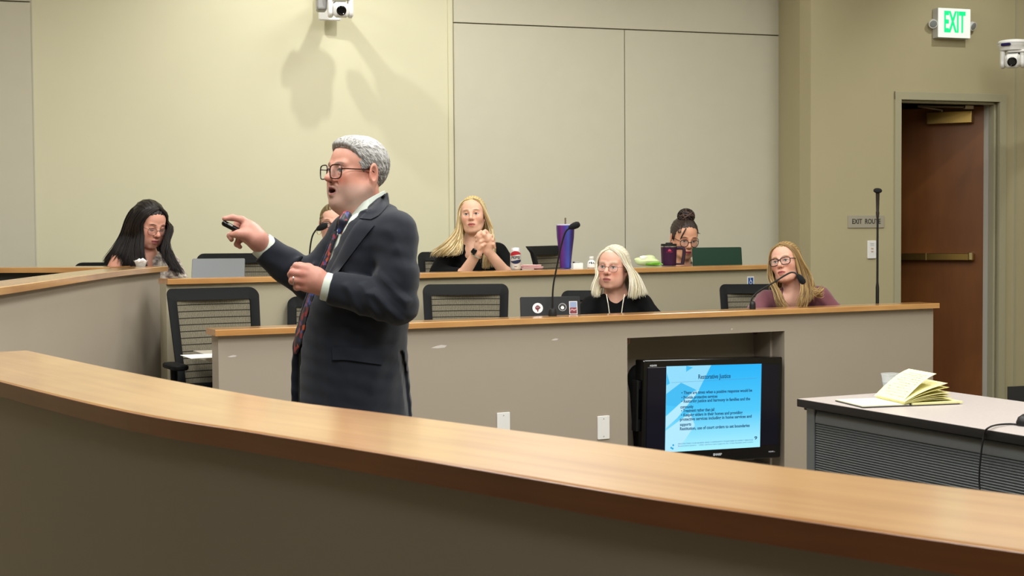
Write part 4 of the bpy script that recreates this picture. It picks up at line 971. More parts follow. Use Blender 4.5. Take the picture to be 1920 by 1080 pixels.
# legal pads: open pages
p = on(1688, 757, ZB + .0014); RP = basis(math.radians(12)); r = root('notepad', p, 'open yellow legal pad with curling handwritten pages on the table', 'notepad', rz=math.radians(14))
M_YEL = mat('yellow_paper', '#e4dfa4', .8); M_YEL2 = mat('yellow_paper_edge', '#cfc77e', .8)
mb = MB(); mb.box((.0, .03, .003), (.44, .25, .003)); mb.build('cover', mat('pad_back', '#3c3a38', .7), r)
mb = MB(); mb.box((.12, .03, .0085), (.23, .245, .008)); mb.build('pad_sheets', M_YEL, r)
mb = MB(); mb.box((-.11, .035, .0065), (.21, .24, .004)); mb.build('pad_sheets', mat('cream_paper', '#eeeccb', .8), r)
def page(x0, prof, w0, w1, yo, sk, m, parent, name='page', th=.0012):
    mb = MB(); vs = []
    for s in (0, 1):
        for (x, z_), k in zip(prof, range(len(prof))):
            t = k / (len(prof) - 1); h = (w0 + (w1 - w0) * t) / 2
            vs += [(x0 + x, yo - h + sk * t, z_ + s * th), (x0 + x, yo + h + sk * t, z_ + s * th)]
    n = len(prof); fs = []
    for s in (0, 1):
        for i in range(n - 1): a = s * 2 * n + 2 * i; fs.append((a, a + 1, a + 3, a + 2))
    for i in range(n - 1): fs += [(2 * i, 2 * i + 2, 2 * n + 2 * i + 2, 2 * n + 2 * i), (2 * i + 1, 2 * n + 2 * i + 1, 2 * n + 2 * i + 3, 2 * i + 3)]
    fs += [(0, 2 * n, 2 * n + 1, 1), (2 * n - 2, 2 * n - 1, 4 * n - 1, 4 * n - 2)]
    mb.add(vs, fs); return mb.build(name, m, parent, smooth=True, angle=40)
hinge_x = -.03
for k in range(6):
    a = .10 + .05 * k; pr_ = []
    for i in range(9):
        t = i / 8; aa = (.03, .07, .12, .17, .30, .40)[k]; pr_.append((.235 * t * math.cos(aa * .8), .010 + .0015 * k + .20 * t * math.sin(aa) * (1 - .35 * t) + .008 * math.sin(3.1 * t) + .018 * t ** 3 * (k / 6)))
    page(hinge_x, pr_, .24, .23, .03, .02 + .004 * k, M_YEL if k % 2 else M_YEL2, r)
pr_ = [(.23 * (i / 8) * .82, .015 + .095 * math.sin(i / 8 * 1.45) + .012 * (i / 8) ** 2) for i in range(9)]
tp = page(hinge_x, pr_, .24, .23, .05, .05, mat('cream_page', '#ebe6b4', .8), r)
# handwriting on the raised page
random.seed(9); mh = mat('ink', '#77775c', .8); mb = MB()
for ln in range(11):
    t = .12 + .07 * ln
    fx = t * 8; i0 = int(fx); fr = fx - i0; a_, b_ = pr_[min(i0, 8)], pr_[min(i0 + 1, 8)]; x = hinge_x + a_[0] + (b_[0] - a_[0]) * fr; z_ = a_[1] + (b_[1] - a_[1]) * fr + .0019
    y = -.05 + .05 * t; yend = .05 + .08 + .05 * t - random.random() * .04
    while y < yend:
        l_ = .008 + random.random() * .02; mb.box((x + random.uniform(-.002, .002), y + l_ / 2, z_), (.0016, l_, .0006)); y += l_ + .006
mb.build('handwriting', mh, tp)
# table microphone and its cable
p = on(1932, 798, ZB + .0014); r = root('table_microphone', p, 'black microphone base at the right edge of the table, its cable trailing over the edge', 'microphone')
mb = MB(); mb.lathe([(.05, 0), (.052, .012), (.045, .030), (.028, .042), (.006, .045)], seg=28, sq=(1, .8)); mb.build('base', M_BLACK, r, smooth=True)
mb = MB(); mb.tube(catmull([(0, 0, .03), (.01, .02, .10), (.0, .03, .20), (-.02, .0, .24)], 6), .005, 8); mb.build('gooseneck', M_BLACK, r, smooth=True)
zt = ZB + .006; pts = [on(1918, 797, zt), on(1895, 795, zt + .0), on(1868, 797, zt + .004), on(1852, 803, zt + .006)]
eY = on(1846, 812, zt); outn = -dW
q = [on(1846, 809, zt + .004) + outn * .0]; qy = onwall(1842, 830, (A - dW * .012).xy, dL.xy)
pts += [onwall(1846, 812, (A - dW * .006).xy, dL.xy), onwall(1842, 832, (A - dW * .012).xy, dL.xy), onwall(1838, 865, (A - dW * .012).xy, dL.xy), onwall(1836, 900, (A - dW * .010).xy, dL.xy), onwall(1838, 935, (A - dW * .012).xy, dL.xy)]
e = pts[-1]; pts += [Vector((e.x, e.y, .3)), Vector((e.x - .02, e.y - .01, .03)), Vector((e.x - .1, e.y - .05, .006))]
mb = MB(); mb.tube(catmull(pts, 6), .0035, 8); local(mb.build('cable', M_BLACK, r, smooth=True), r)
# ------------------------------------------------------------------ people
def Rhead(yaw, pitch=0, roll=0):
    """face looks along local -Y; yaw>0 turns to image right, pitch>0 looks up, roll>0 tips the crown to image right"""
    y, p, r = (math.radians(v) for v in (yaw, pitch, roll))
    return Matrix.Rotation(r, 3, 'Y') @ Matrix.Rotation(y, 3, 'Z') @ Matrix.Rotation(-p, 3, 'X')
class Head:
    def __init__(s, c, yaw, pitch=0, roll=0, scale=1.0, **kw):
        s.c = Vector(c); s.R = Rhead(yaw, pitch, roll); s.s = scale; s.k = dict(jaw=1.0, nose=1.0, open=0.0, fat=0.0, female=False, ear=1.0, lips='#a8605a', skin='#d8a58c', brow='#5a4434', iris='#4a3a2c', blush=.5, eye=1.0, stubble=0.0, look=0.0, beardcol='#a8a099'); s.k.update(kw)
    def w(s, p): return s.c + s.R @ (Vector(p) * s.s)
    def local(s, V):
        return ((V - np.array(s.c)) @ np.array(s.R)) / s.s
def add_head(F, h):
    k = h.k; S = h.s; W = h.w; fem = k['female']
    E = lambda c, r, kk=.02, mode='add', R=None: F.ell(W(c), [v * S for v in r], h.R if R is None else h.R @ R, kk * S, mode)
    C = lambda a, b, ra, rb=None, kk=.012, mode='add': F.cone(W(a), W(b), ra * S, (ra if rb is None else rb) * S, kk * S, mode)
    j = k['jaw']; f = k['fat']
    E((0, .016, .036), (.0735, .094, .084)); E((0, -.030, .035), (.064, .058, .062), .03)
    E((0, -.030, -.030), (.060 + f * .5, .060, .066), .03); E((0, -.024, -.070), (.050 * j + f, .058, .042 + f * .5), .03)
    C((-.012, -.070, -.098), (.012, -.070, -.098), .0155 if not fem else .013, kk=.025)
    for sx in (-1, 1):
        C((sx * .054 * j, .005, -.045), (sx * (.038 * j + f), -.045, -.088), .016 + f, .014, kk=.03)
        E((sx * .042, -.056, -.020), (.020, .024, .022), .03)
        if f: E((sx * .045, -.045, -.060), (.022, .028, .028), .03)
        C((sx * .040, -.076, .026), (sx * .014, -.086, .022), .0085 if not fem else .006, kk=.016)
        E((sx * .031, -.098, .004), (.0165, .017, .0125), .014, 'sub')
        E((sx * .031, -.074, .003), (.0125, .0125, .0125), .003)
        # lids
        F.ell(W((sx * .031, -.0738, .0045)), [.0145 * S, .0135 * S, .0125 * S], h.R, .002 * S) if k.get('closed') else None
        C((sx * .044, -.078, .0085), (sx * .031, -.0885, .0125), .0028, kk=.004); C((sx * .031, -.0885, .0125), (sx * .018, -.084, .0075), .0028, kk=.004)
        C((sx * .043, -.078, -.004), (sx * .031, -.086, -.0078), .0024, kk=.004); C((sx * .031, -.086, -.0078), (sx * .019, -.083, -.003), .0024, kk=.004)
        # ears
        Re = Matrix.Rotation(sx * .35, 3, 'Z')
        e_ = k['ear']; E((sx * (.0765 + .003 * e_), .016, -.004), (.0075 * e_, .0175 * e_, .031 * e_), .006, R=Re); E((sx * (.080 + .0075 * e_), .011, .000), (.007 * e_, .009 * e_, .018 * e_), .004, 'sub', R=Re)
        E((sx * .073, .006, -.030), (.006, .008, .010), .006)
    n = k['nose']
    C((0, -.088, .014), (0, -.108 * (1 + (n - 1) * .3), -.022), .0065 * n, .0105 * n, kk=.014); E((0, -.1085 * (1 + (n - 1) * .3), -.026), (.0105 * n, .0105, .009), .008)
    for sx in (-1, 1): E((sx * .0125 * n, -.096, -.030), (.0075, .010, .0075), .007); E((sx * .0065, -.104, -.0365), (.0038, .005, .003), .002, 'sub')
    # mouth
    o = k['open']
    E((0, -.076, -.062), (.028, .018, .020), .02)
    for sx in (-1, 1):
        C((sx * .022, -.083, -.0605), (sx * .007, -.0955, -.0555 + o * .2), .0042, .0055, kk=.006); C((sx * .007, -.0955, -.0555 + o * .2), (0, -.0962, -.0575 + o * .2), .0055, .005, kk=.005)
        C((sx * .021, -.083, -.063 - o * .3), (sx * .006, -.0935, -.0695 - o), .004, .006, kk=.006)
    C((-.006, -.0935, -.0695 - o), (.006, -.0935, -.0695 - o), .006, kk=.006)
    C((-.021, -.090, -.0625), (.021, -.090, -.0625), .0012, kk=.004, mode='sub') if not o else E((0, -.096, -.0625 - o * .45), (.018, .022, .0035 + o * .62), .004, 'sub')
    if not fem:
        for sx in (-1, 1): C((sx * .020, -.088, -.038), (sx * .032, -.078, -.062), .0012, kk=.008, mode='sub')
def paint_face(h, V, base):
    """base: Nx3 colours; face colours depend only on the place on the head"""
    L = h.local(V); x, y, z = L[:, 0], L[:, 1], L[:, 2]; k = h.k; C = base.copy(); ax = np.abs(x); front = y < -.045
    def mixin(mask, col, a=1.0):
        m = np.clip(mask, 0, 1)[:, None] * a; C[:] = C * (1 - m) + np.array(rgb(col)) * m
    sm = lambda e, w: np.clip((1 - e) / w + .5, 0, 1)
    near = (np.abs(z) < .14) & (ax < .11) & (np.abs(y) < .14)
    bl = np.exp(-((ax - .040) / .022) ** 2 - ((z + .030) / .022) ** 2) * front * near; mixin(bl * k['blush'], '#d0735f')
    mixin(np.exp(-(x / .014) ** 2 - ((z + .028) / .014) ** 2) * (y < -.09) * near * .45 * k['blush'], '#c96a58')
    mixin(np.exp(-((ax - .078) / .012) ** 2 - ((z) / .03) ** 2) * near * .35, '#c8705e')
    if not k['female']: mixin(np.exp(-((ax - (.0215 + .35 * (-.040 - z))) / .0025) ** 2) * (z < -.034) * (z > -.074) * (y < -.05) * near * .55, '#8a5548')  # crease beside the mouth: its shade painted as a dark line
    if k['stubble']:
        s_ = sm(((z + .085) / .040) ** 2 + (np.maximum(y - .0, 0) / .03) ** 2, 1.3) * near * (y < .02)
        rnd = np.random.RandomState(1).rand(len(x)) * .5 + .6; mixin(s_ * k['stubble'] * rnd, k['beardcol'])
    # sockets a little ruddier
    mixin(np.exp(-((ax - .030) / .017) ** 2 - ((z - .004) / .013) ** 2) * front * near * .35, '#9a5f50')
    # lips
    o = k['open']
    lip = sm((x / .0235) ** 2 + ((z + .0630 + o * .4) / (.0095 + o * .75)) ** 2, .35) * (y < -.075) * near; mixin(lip, k['lips'])
    mixin(sm((x / .022) ** 2 + ((z + .0625 + o * .45) / (.0017 + o * .62)) ** 2, .6) * (y < -.060) * near, '#3a1614', .9)
    # brows
    bz = .0245 + .004 * np.cos((ax - .030) * 70); br = sm(((ax - .031) / .0185) ** 2 + ((z - bz) / .0038) ** 2, .7) * (y < -.05) * near; mixin(br, k['brow'], .85)
    # eyes
    e = ((ax - .031) / .0130) ** 2 + ((z - .0025) / (.0058 * k['eye'])) ** 2
    eye = sm(e, .25) * (y < -.055) * near
    if k.get('closed'):
        mixin(sm(((ax - .031) / .014) ** 2 + ((z + .0035) / .0022) ** 2, .5) * (y < -.055) * near, '#2a1a14')
    else:
        mixin(eye, '#d9cfc8'); g = k['look']
        ir = sm(((ax - .031 - g * np.sign(x)) / .0058) ** 2 + ((z - .003) / .0058) ** 2, .3) * eye; mixin(ir, k['iris']); mixin(sm(((ax - .031 - g * np.sign(x)) / .0028) ** 2 + ((z - .003) / .0028) ** 2, .4) * eye, '#0a0808')
        lash = sm(((ax - .031) / .0155) ** 2 + ((z - .0035 - .0050 * k['eye'] * np.cos((ax - .031) * 95)) / .0021) ** 2, .5) * (y < -.055) * near; mixin(lash, '#2c1c16', .9)
        mixin(sm(((ax - .031) / .0145) ** 2 + ((z - .0015 + .0055 * k['eye'] * np.cos((ax - .031) * 95)) / .0013) ** 2, .5) * (y < -.055) * near, '#6a4438', .6)
    mixin(sm(((ax - .0065) / .0032) ** 2 + ((z + .0368) / .0026) ** 2, .5) * (y < -.088) * near, '#4a201c', .8)
    return C
M_SKIN = mat('skin', '#d8a58c', .48, sss=.12, spec=.4, attr='Col', noise=.035, nscale=90, bump=.08, bscale=500)
def hair_mat(): return mat('hair', '#888888', .42, spec=.5, attr='Col')
M_HAIR = hair_mat()
def skin_base(V, col, seed=0):
    r = np.random.RandomState(seed); C = np.tile(np.array(rgb(col)), (len(V), 1)); return C
def hand(F, wrist, fw, up, s=1.0, curl=(.5, .6, .5), spread=.0, thumb=.6, side=1, digits=None):
    """generic hand: fw towards the fingers, up = back of the hand; side=1 thumb on +x of frame"""
    fw = Vector(fw).normalized(); up = Vector(up); xx = fw.cross(up).normalized() * side; up = (xx.cross(fw) * side).normalized()
    P = lambda a, b, c: Vector(wrist) + (xx * a + fw * b + up * c) * s
    for i in range(4): xk = .030 - .020 * i; F.cone(P(xk * .55, .01, 0), P(xk, .088 - .004 * abs(i - 1), 0), .014 * s, .0105 * s, .016 * s)
    for i, (ln, r) in enumerate((((.042, .025, .020), .0085), ((.047, .028, .021), .0088), ((.043, .026, .020), .0083), ((.034, .020, .018), .0074))):
        p = [.030 - .020 * i, .088 - .004 * abs(i - 1), 0]; a = 0; pts = [P(*p)]; rs = [r * 1.12 * s]
        for L_, c in zip(ln, curl): a += c; p = [p[0] + L_ * math.sin(spread * (1.5 - i)) * .5, p[1] + L_ * math.cos(a), p[2] - L_ * math.sin(a)]; pts.append(P(*p)); rs.append(r * s * (1.0 if len(rs) < 3 else .85))
        F.chain(pts, rs, .004 * s)
    F.chain([P(.022, .02, -.006), P(.045, .045, -.014), P(.052 - .02 * thumb, .075, -.024), P(.044 - .03 * thumb, .102, -.030)], [.014 * s, .0115 * s, .010 * s, .0085 * s], .012 * s)
def tubes(name, strands, rad, cols, parent, m=None, seg=4, taper=True):
    """strands: list of (K,3) arrays (world), one mesh"""
    vs, fs, cc = [], [], []; b = 0
    for P, r0, c in zip(strands, rad, cols):
        P = np.asarray(P, float); n = len(P); T = np.gradient(P, axis=0); T /= np.linalg.norm(T, axis=1)[:, None] + 1e-9
        ref = np.array((0.3, -1, 0.2)); U = np.cross(T, ref); U /= np.linalg.norm(U, axis=1)[:, None] + 1e-9; Wv = np.cross(T, U)
        t = np.linspace(0, 1, n); rr = r0 * (np.minimum(1, .55 + 2 * t) * np.sqrt(np.clip(1.02 - t ** 3, 0.02, 1)) if taper else np.ones(n))
        ang = np.arange(seg) * 2 * math.pi / seg; ring = P[:, None, :] + rr[:, None, None] * (np.cos(ang)[None, :, None] * U[:, None, :] * 1.6 + np.sin(ang)[None, :, None] * Wv[:, None, :])
        vs.append(ring.reshape(-1, 3)); I = np.arange(n - 1)[:, None] * seg + np.arange(seg)[None, :]; J = np.arange(n - 1)[:, None] * seg + (np.arange(seg)[None, :] + 1) % seg
        fs.append((np.stack([I, J, J + seg, I + seg], -1).reshape(-1, 4)) + b); cc.append(np.tile(c, (n * seg, 1))); b += n * seg
    V = np.concatenate(vs); Q = np.concatenate(fs); me = bpy.data.meshes.new(name); me.vertices.add(len(V)); me.vertices.foreach_set('co', V.astype(np.float32).ravel())
    me.loops.add(Q.size); me.loops.foreach_set('vertex_index', Q.astype(np.int32).ravel()); me.polygons.add(len(Q)); me.polygons.foreach_set('loop_start', np.arange(0, Q.size, 4, dtype=np.int32)); me.polygons.foreach_set('loop_total', np.full(len(Q), 4, np.int32))
    me.update(calc_edges=True); me.polygons.foreach_set('use_smooth', np.ones(len(Q), bool)); me.materials.append(m or M_HAIR); vcol(me, np.concatenate(cc))
    o = bpy.data.objects.new(name, me); COL.objects.link(o)
    if parent: put(o, parent)
    return o
def spline(P, n):
    P = np.asarray(P, float); k = len(P); t = np.linspace(0, k - 1, n); out = np.zeros((n, 3)); i = np.minimum(t.astype(int), k - 2); f = (t - i)[:, None]
    g = lambda j: P[np.clip(j, 0, k - 1)]
    p0, p1, p2, p3 = g(i - 1), g(i), g(i + 1), g(i + 2)
    return .5 * (2 * p1 + (p2 - p0) * f + (2 * p0 - 5 * p1 + 4 * p2 - p3) * f ** 2 + (3 * p1 - p0 - 3 * p2 + p3) * f ** 3)
def pick(rnd, pal): c = np.array(rgb(pal[rnd.randint(len(pal))])); return c * (0.85 + .3 * rnd.rand())
def locks(guides, n, r, pal, seed, jit=.006, depth=.012, npt=16, wave=.0, ends=.15):
    """interpolate between neighbouring guide polylines (equal point counts) -> strands"""
    rnd = np.random.RandomState(seed); G = np.array([[tuple(p) for p in g] for g in guides]); S, R_, Cc = [], [], []
    for q in range(n):
        u = rnd.rand() * (len(G) - 1); i = min(int(u), len(G) - 2); f = u - i; P = G[i] * (1 - f) + G[i + 1] * f
        P = spline(P, npt); t = np.linspace(0, 1, npt)[:, None]
        off = rnd.randn(3) * jit; off[1] += abs(rnd.randn()) * depth * .5
        P = P + off * (.35 + t) + wave * np.sin(t * rnd.uniform(5, 9) + rnd.rand() * 6) * rnd.randn(3) * t
        L_ = 1 - rnd.rand() * ends; m = max(6, int(npt * L_)); S.append(P[:m]); R_.append(r * (.7 + .6 * rnd.rand())); Cc.append(pick(rnd, pal))
    return S, R_, Cc
def cap(h, grow, keepfn, name, m, parent, pal, hstep=.0035, extra=None, noise=.002, seed=0, c=(0, .016, .038), r=(.0765, .0965, .086)):
    """hair cap: enlarged cranium limited by keepfn(local xyz)->distance (<0 inside kept region)"""
    W = h.w; R0 = np.array(r) + grow; lo = np.array(h.c) - .17 * h.s; hi = np.array(h.c) + .17 * h.s; F = SDF(lo, hi, hstep)
    F.ell(W(c), R0 * h.s, h.R, .01)
    if extra: extra(F, h)
    def cut(X, Y, Z):
        P = np.stack(np.broadcast_arrays(X, Y, Z), -1); L = ((P - np.array(h.c)) @ np.array(h.R)) / h.s; return -keepfn(L[..., 0], L[..., 1], L[..., 2]) * h.s
    F.op(cut, lo, hi, .006, 'sub')
    if noise:
        rs = np.random.RandomState(seed); ph = rs.rand(6) * 6
        def nz(X, Y, Z):
            P = np.stack(np.broadcast_arrays(X, Y, Z), -1); L = ((P - np.array(h.c)) @ np.array(h.R)) / h.s; a = np.arctan2(L[..., 0], L[..., 2] - .02)
            return noise * (np.sin(a * 23 + ph[0] + L[..., 1] * 30) + .7 * np.sin(a * 41 + ph[1] - L[..., 1] * 50) + .5 * np.sin(L[..., 1] * 160 + ph[2] + a * 9))
        F.disp(nz, lo, hi)
    def paint(V):
        rs = np.random.RandomState(seed); L = h.local(V); a = np.arctan2(L[:, 0], L[:, 2] - .02); t = .5 + .3 * np.sin(a * 37 + L[:, 1] * 30) + .2 * rs.randn(len(V)); t = np.clip(t, 0, 1)[:, None]
        return np.array(rgb(pal[0])) * (1 - t) + np.array(rgb(pal[-1])) * t
    return F.mesh(name, m, parent, paint)
def glasses(h, parent, m, w=.0255, hh=.0195, r=.0016, yb=-.099, dx=.0335, dz=.002, rnd=.5, label=None, top=None):
    """rim, bridge and temples in head space"""
    g = None; mb = MB(); T = lambda x, y, z: h.w((x, y, z))
    for sx in (-1, 1):
        ring = []
        for k in range(28):
            a = 2 * math.pi * k / 28; ca, sa = math.cos(a), math.sin(a); p = 2 / (2 + 2 * rnd); u = math.copysign(abs(ca) ** p, ca); v = math.copysign(abs(sa) ** p, sa)
            ring.append(T(sx * dx + u * w * (1 + .06 * v), yb + .010 * abs(sx * dx + u * w) / .06 + .004 * 0, dz + v * hh))
        mb.tube(ring, r * h.s, 6, closed=True)
    mb.tube(catmull([T(-(dx - w), yb + .001, dz + .006), T(0, yb - .002, dz + .010), T(dx - w, yb + .001, dz + .006)], 4), r * h.s * 1.1, 6)
    rim = mb.build('glasses', m, parent, smooth=True, angle=60)
    for sx in (-1, 1):
        mb = MB(); mb.tube(catmull([T(sx * (dx + w), yb + .012, dz + .010), T(sx * .074, -.05, dz + .012), T(sx * .0795, .0, dz + .014), T(sx * .080, .022, dz + .004)], 4), r * h.s * .95, 6); mb.build('temple', m, rim, smooth=True)
        mb = MB(); ring = []
        for k in range(20):
            a = 2 * math.pi * k / 20; ca, sa = math.cos(a), math.sin(a); p = 2 / (2 + 2 * rnd); u = math.copysign(abs(ca) ** p, ca); v = math.copysign(abs(sa) ** p, sa)
            ring.append((sx * dx + u * w * .98, v * hh * .98))
        vs = [T(x, yb + .010 * abs(x) / .06, dz + z) for x, z in ring] + [T(x, yb + .0012 + .010 * abs(x) / .06, dz + z) for x, z in ring]; n = 20
        mb.add(vs, [tuple(range(n)), tuple(range(2 * n - 1, n - 1, -1))] + [(i, (i + 1) % n, n + (i + 1) % n, n + i) for i in range(n)]); mb.build('lens', M_GLASS, rim)
    if label: rim['label'] = label
    return rim
M_GLASS = mat('glasses_lens', '#c8d0d0', .03, alpha=.05, spec=.5)

# =============================== the speaker ===============================
DM = 4.66
def m_(px, py, dy=0.0): return at(px, py, DM + dy)
man = root('person', (m_(665, 600).x, DM, 0), 'grey-haired man in a dark suit and patterned tie, standing and pointing a clicker', 'person')
MI_ = lambda o: local(o, man)
hm = Head(m_(668, 326), -50, 4, 0, .94, ear=1.3, jaw=1.16, nose=1.08, open=.0075, fat=.007, lips='#96605a', skin='#c58f7c', brow='#74645a', blush=.55, stubble=.55, beardcol='#b3a49c', eye=.85)
lo = m_(405, 860); hi = m_(800, 240)
F = SDF((lo.x, DM - .36, 1.02), (m_(745, 500).x, DM + .34, m_(600, 246).z), .0032, {2: (m_(600, 405).z, 2.0, .0021)})
add_head(F, hm)
nkb = m_(694, 408, .0)
F.cone(hm.w((0, .018, -.05)), m_(688, 408), .056, .060, .03); F.cone(hm.w((0, -.03, -.092)), m_(678, 410, -.0), .042, .050, .03); F.ell(hm.w((0, -.045, -.108)), (.034, .034, .022), hm.R, .03)
# hidden trunk and arms inside the clothes
F.ell(m_(694, 450, .0), (.085, .13, .09), None, .03); F.ell(m_(675, 540, .0), (.12, .14, .18), None, .04)
F.cone(m_(730, 440, -.17), m_(752, 575, -.20), .045, .038, .02); F.cone(m_(752, 575, -.20), m_(612, 537, -.235), .036, .030, .02)
F.cone(m_(655, 450, .17), m_(578, 535, .16), .045, .038, .02); F.cone(m_(578, 535, .16), m_(490, 458, .12), .036, .029, .02)
# near fist
D = -.25
H_ = lambda px, py, dy=0: m_(px, py, D + dy)
F.cone(H_(612, 537, .01), H_(592, 527), .031, .033, .015); F.ell(H_(588, 524, .005), (.041, .024, .040), Matrix.Rotation(.35, 3, 'Y'), .02)
for (kn, pip, dip, tip, r) in (((575, 504, -.008), (556, 499, -.006), (551, 505, .022), (566, 508, .040), .0115), ((571, 514, -.014), (549, 511, -.012), (546, 515, .020), (562, 518, .040), .0118), ((571, 527, -.013), (550, 525, -.012), (548, 527, .018), (563, 529, .038), .0113), ((575, 539, -.008), (559, 538, -.006), (556, 539, .018), (570, 540, .034), .0100)):
    F.chain([H_(*kn), H_(*pip), H_(*dip), H_(*tip)], [r * 1.1, r, r * .95, r * .85], .005)
    F.cone(H_(596, kn[1] * .6 + 527 * .4, -.008), H_(*kn), .012, r * 1.15, .012)
F.chain([H_(596, 512, .030), H_(578, 503, .046), H_(562, 500, .048), H_(553, 503, .040)], [.016, .0135, .012, .010], .012)
# far hand with the clicker
D2 = .10
G_ = lambda px, py, dy=0: m_(px, py, D2 + dy)
F.cone(G_(494, 463, .015), G_(482, 449), .029, .031, .015); F.cone(G_(482, 449), G_(466, 431), .031, .027, .02); F.ell(G_(468, 437, .012), (.036, .024, .030), Matrix.Rotation(-.6, 3, 'Y'), .02)
F.chain([G_(468, 421, .010), G_(453, 412, .004), G_(436, 408, -.004), G_(421, 410, -.012)], [.0140, .0115, .0098, .0082], .007)                       # index
F.chain([G_(464, 424, .036), G_(446, 418, .036), G_(440, 428, .026), G_(450, 434, .014)], [.0125, .011, .0098, .0085], .006)                          # middle
F.chain([G_(460, 436, .040), G_(440, 436, .042), G_(431, 442, .030), G_(434, 449, .020)], [.0125, .0108, .0095, .0082], .006)                         # ring
F.chain([G_(462, 447, .036), G_(448, 450, .036), G_(444, 458, .030), G_(450, 463, .022)], [.0115, .0098, .0086, .0074], .006)                         # little
F.chain([G_(474, 447, -.018), G_(462, 440, -.026), G_(448, 439, -.028), G_(436, 440, -.022)], [.018, .0145, .0122, .0100], .014)                       # thumb
def pman(V):
    b = skin_base(V, '#c58f7c'); hv = (V[:, 2] < m_(600, 400).z)
    b[hv] = np.array(rgb('#c18a7a'))
    # reddish knuckles
    for q in ((573, 505), (568, 515), (568, 527), (573, 539), (551, 503), (547, 513), (549, 526)):
        p = np.array(H_(*q)); e = np.exp(-((V[:, 0] - p[0]) ** 2 + (V[:, 2] - p[2]) ** 2) / .012 ** 2)[:, None] * .35; b = b * (1 - e) + np.array(rgb('#b86c62')) * e
    return paint_face(hm, V, b)
body = MI_(F.mesh('body', M_SKIN, man, pman)); del F
# hair
def keep_m(x, y, z):
    hairline = .82 * y + .57 * z + .018 - .20 * np.abs(x) * (z > .04)      # in front of the ear up to the forehead
    nape = z + .062 - .25 * np.maximum(.04 - y, 0)
    ear = .026 - np.sqrt((y - .012) ** 2 + (z + .004) ** 2) ; ear = np.where(np.abs(x) > .06, ear, -1)
    return np.maximum(np.maximum(-hairline, -nape), ear)
def hx(F, h):
    F.ell(h.w((0, -.042, .080)), (.060, .046, .034), h.R, .03); F.ell(h.w((0, .046, .03)), (.062, .058, .072), h.R, .02)
PALM = ['#6f6d6b', '#949290', '#b3b1ae']
from mathutils.bvhtree import BVHTree
hc = cap(hm, .0045, keep_m, 'hair', M_HAIR, man, PALM, .0028, hx, .0004, 4)
HV = hm.local(np.array([tuple(v.co) for v in hc.data.vertices])); hbv = BVHTree.FromPolygons([v.co.copy() for v in hc.data.vertices], [tuple(p_.vertices) for p_ in hc.data.polygons]); MI_(hc)
rnd = np.random.RandomState(5); S, R_, Cc = [], [], []
cc = np.array((0, .016, .038)); rr = np.array((.0765, .0965, .086)) + .0055
for q in range(9000):
    p = HV[rnd.randint(len(HV))].copy()
    if ((p - cc) ** 2 / (rr * .9) ** 2).sum() < 1: continue
    if keep_m(*[np.array([v]) for v in p])[0] > -.004: continue
    fl = np.array((.25 * np.sign(p[0]) * (p[2] > .05), .8, -.75 + (.7 if p[2] > .09 else 0) - .3 * (p[1] > .06))); P = [p.copy()]; L_ = .022 + .022 * rnd.rand() * (1 + (p[2] > .06))
    if p[2] > .085 and p[1] < -.02: fl = np.array((-.5 + .3 * rnd.randn(), .55, .1))
    fl = fl + rnd.randn(3) * .22
    for i in range(5):
        nrm = (P[-1] - cc) / rr ** 2; nrm /= np.linalg.norm(nrm); f_ = fl - nrm * (fl @ nrm); f_ /= np.linalg.norm(f_) + 1e-6
        v = P[-1] + f_ * L_ / 5; v = cc + (v - cc) / np.sqrt((((v - cc) / rr) ** 2).sum()) * 1.0
        v += nrm * (.0006 + .0018 * rnd.rand() * math.sin(i * .7)); P.append(v)
    W_ = []
    for i_, v in enumerate(P):
        co, no, _i, _d = hbv.find_nearest(hm.w(tuple(v))); W_.append(tuple(co + no * (.0003 + .0009 * math.sin(i_ * .75))))
    S.append(W_); R_.append(.0005 + .0004 * rnd.rand()); Cc.append(pick(rnd, ['#5f5d5b', '#7c7a78', '#989694', '#c6c4c2'] if p[2] < .07 else ['#7e7c7a', '#a3a19f', '#c6c4c2', '#b3b1af']))
MI_(tubes('hair_strands', S, R_, Cc, man))
g = glasses(hm, man, mat('tortoise', '#1c0f0e', .25, c2='#3a1a14', nscale=60), .0275, .0235, .0022, yb=-.112, dx=.0365, dz=-.003, rnd=.7)
for o in [g] + list(g.children): local(o, man)
# clothes -----------------------------------------------------------------
M_SUIT = mat('suit_cloth', '#1b1f29', .85, sheen=.15, bump=.3, bscale=1500, noise=.08, nscale=40, spec=.25)
M_SHIRT = mat('shirt_cloth', '#c3cbc1', .8, noise=.04, nscale=200, bump=.1)
M_TROU = mat('trouser_cloth', '#0f1114', .9)
JL = [(400, 693, .085, .150), (415, 695, .105, .185), (430, 696, .118, .205), (460, 694, .135, .215), (490, 689, .148, .214), (530, 679, .163, .205), (580, 667, .172, .198), (640, 657, .180, .196), (700, 657, .186, .200), (782, 660, .192, .206)]
def lev(rows, dx=0, g=0): return [(m_(cx, py).z, m_(cx, py).x + dx, DM, rx + g, ry + g) for py, cx, rx, ry in rows]
FR = Vector((-.906, -.42)); LT = Vector((.42, -.906))
lv = np.array(sorted(lev(JL)))
def tors(z): return [np.interp(z, lv[:, 0], lv[:, i]) for i in (1, 2, 3, 4)]
zj = lambda py: m_(650, py).z
WN = np.array(sorted([(zj(400), .125), (zj(413), .130), (zj(430), .124), (zj(452), .114), (zj(485), .094), (zj(516), .076), (zj(560), .058), (zj(640), .052), (zj(790), .058)]))
lo3 = (m_(460, 0).x, DM - .34, zj(785)); hi3 = (m_(800, 0).x, DM + .36, zj(355))
F = SDF(lo3, hi3, .0042); F.loft(lev(JL), .02)
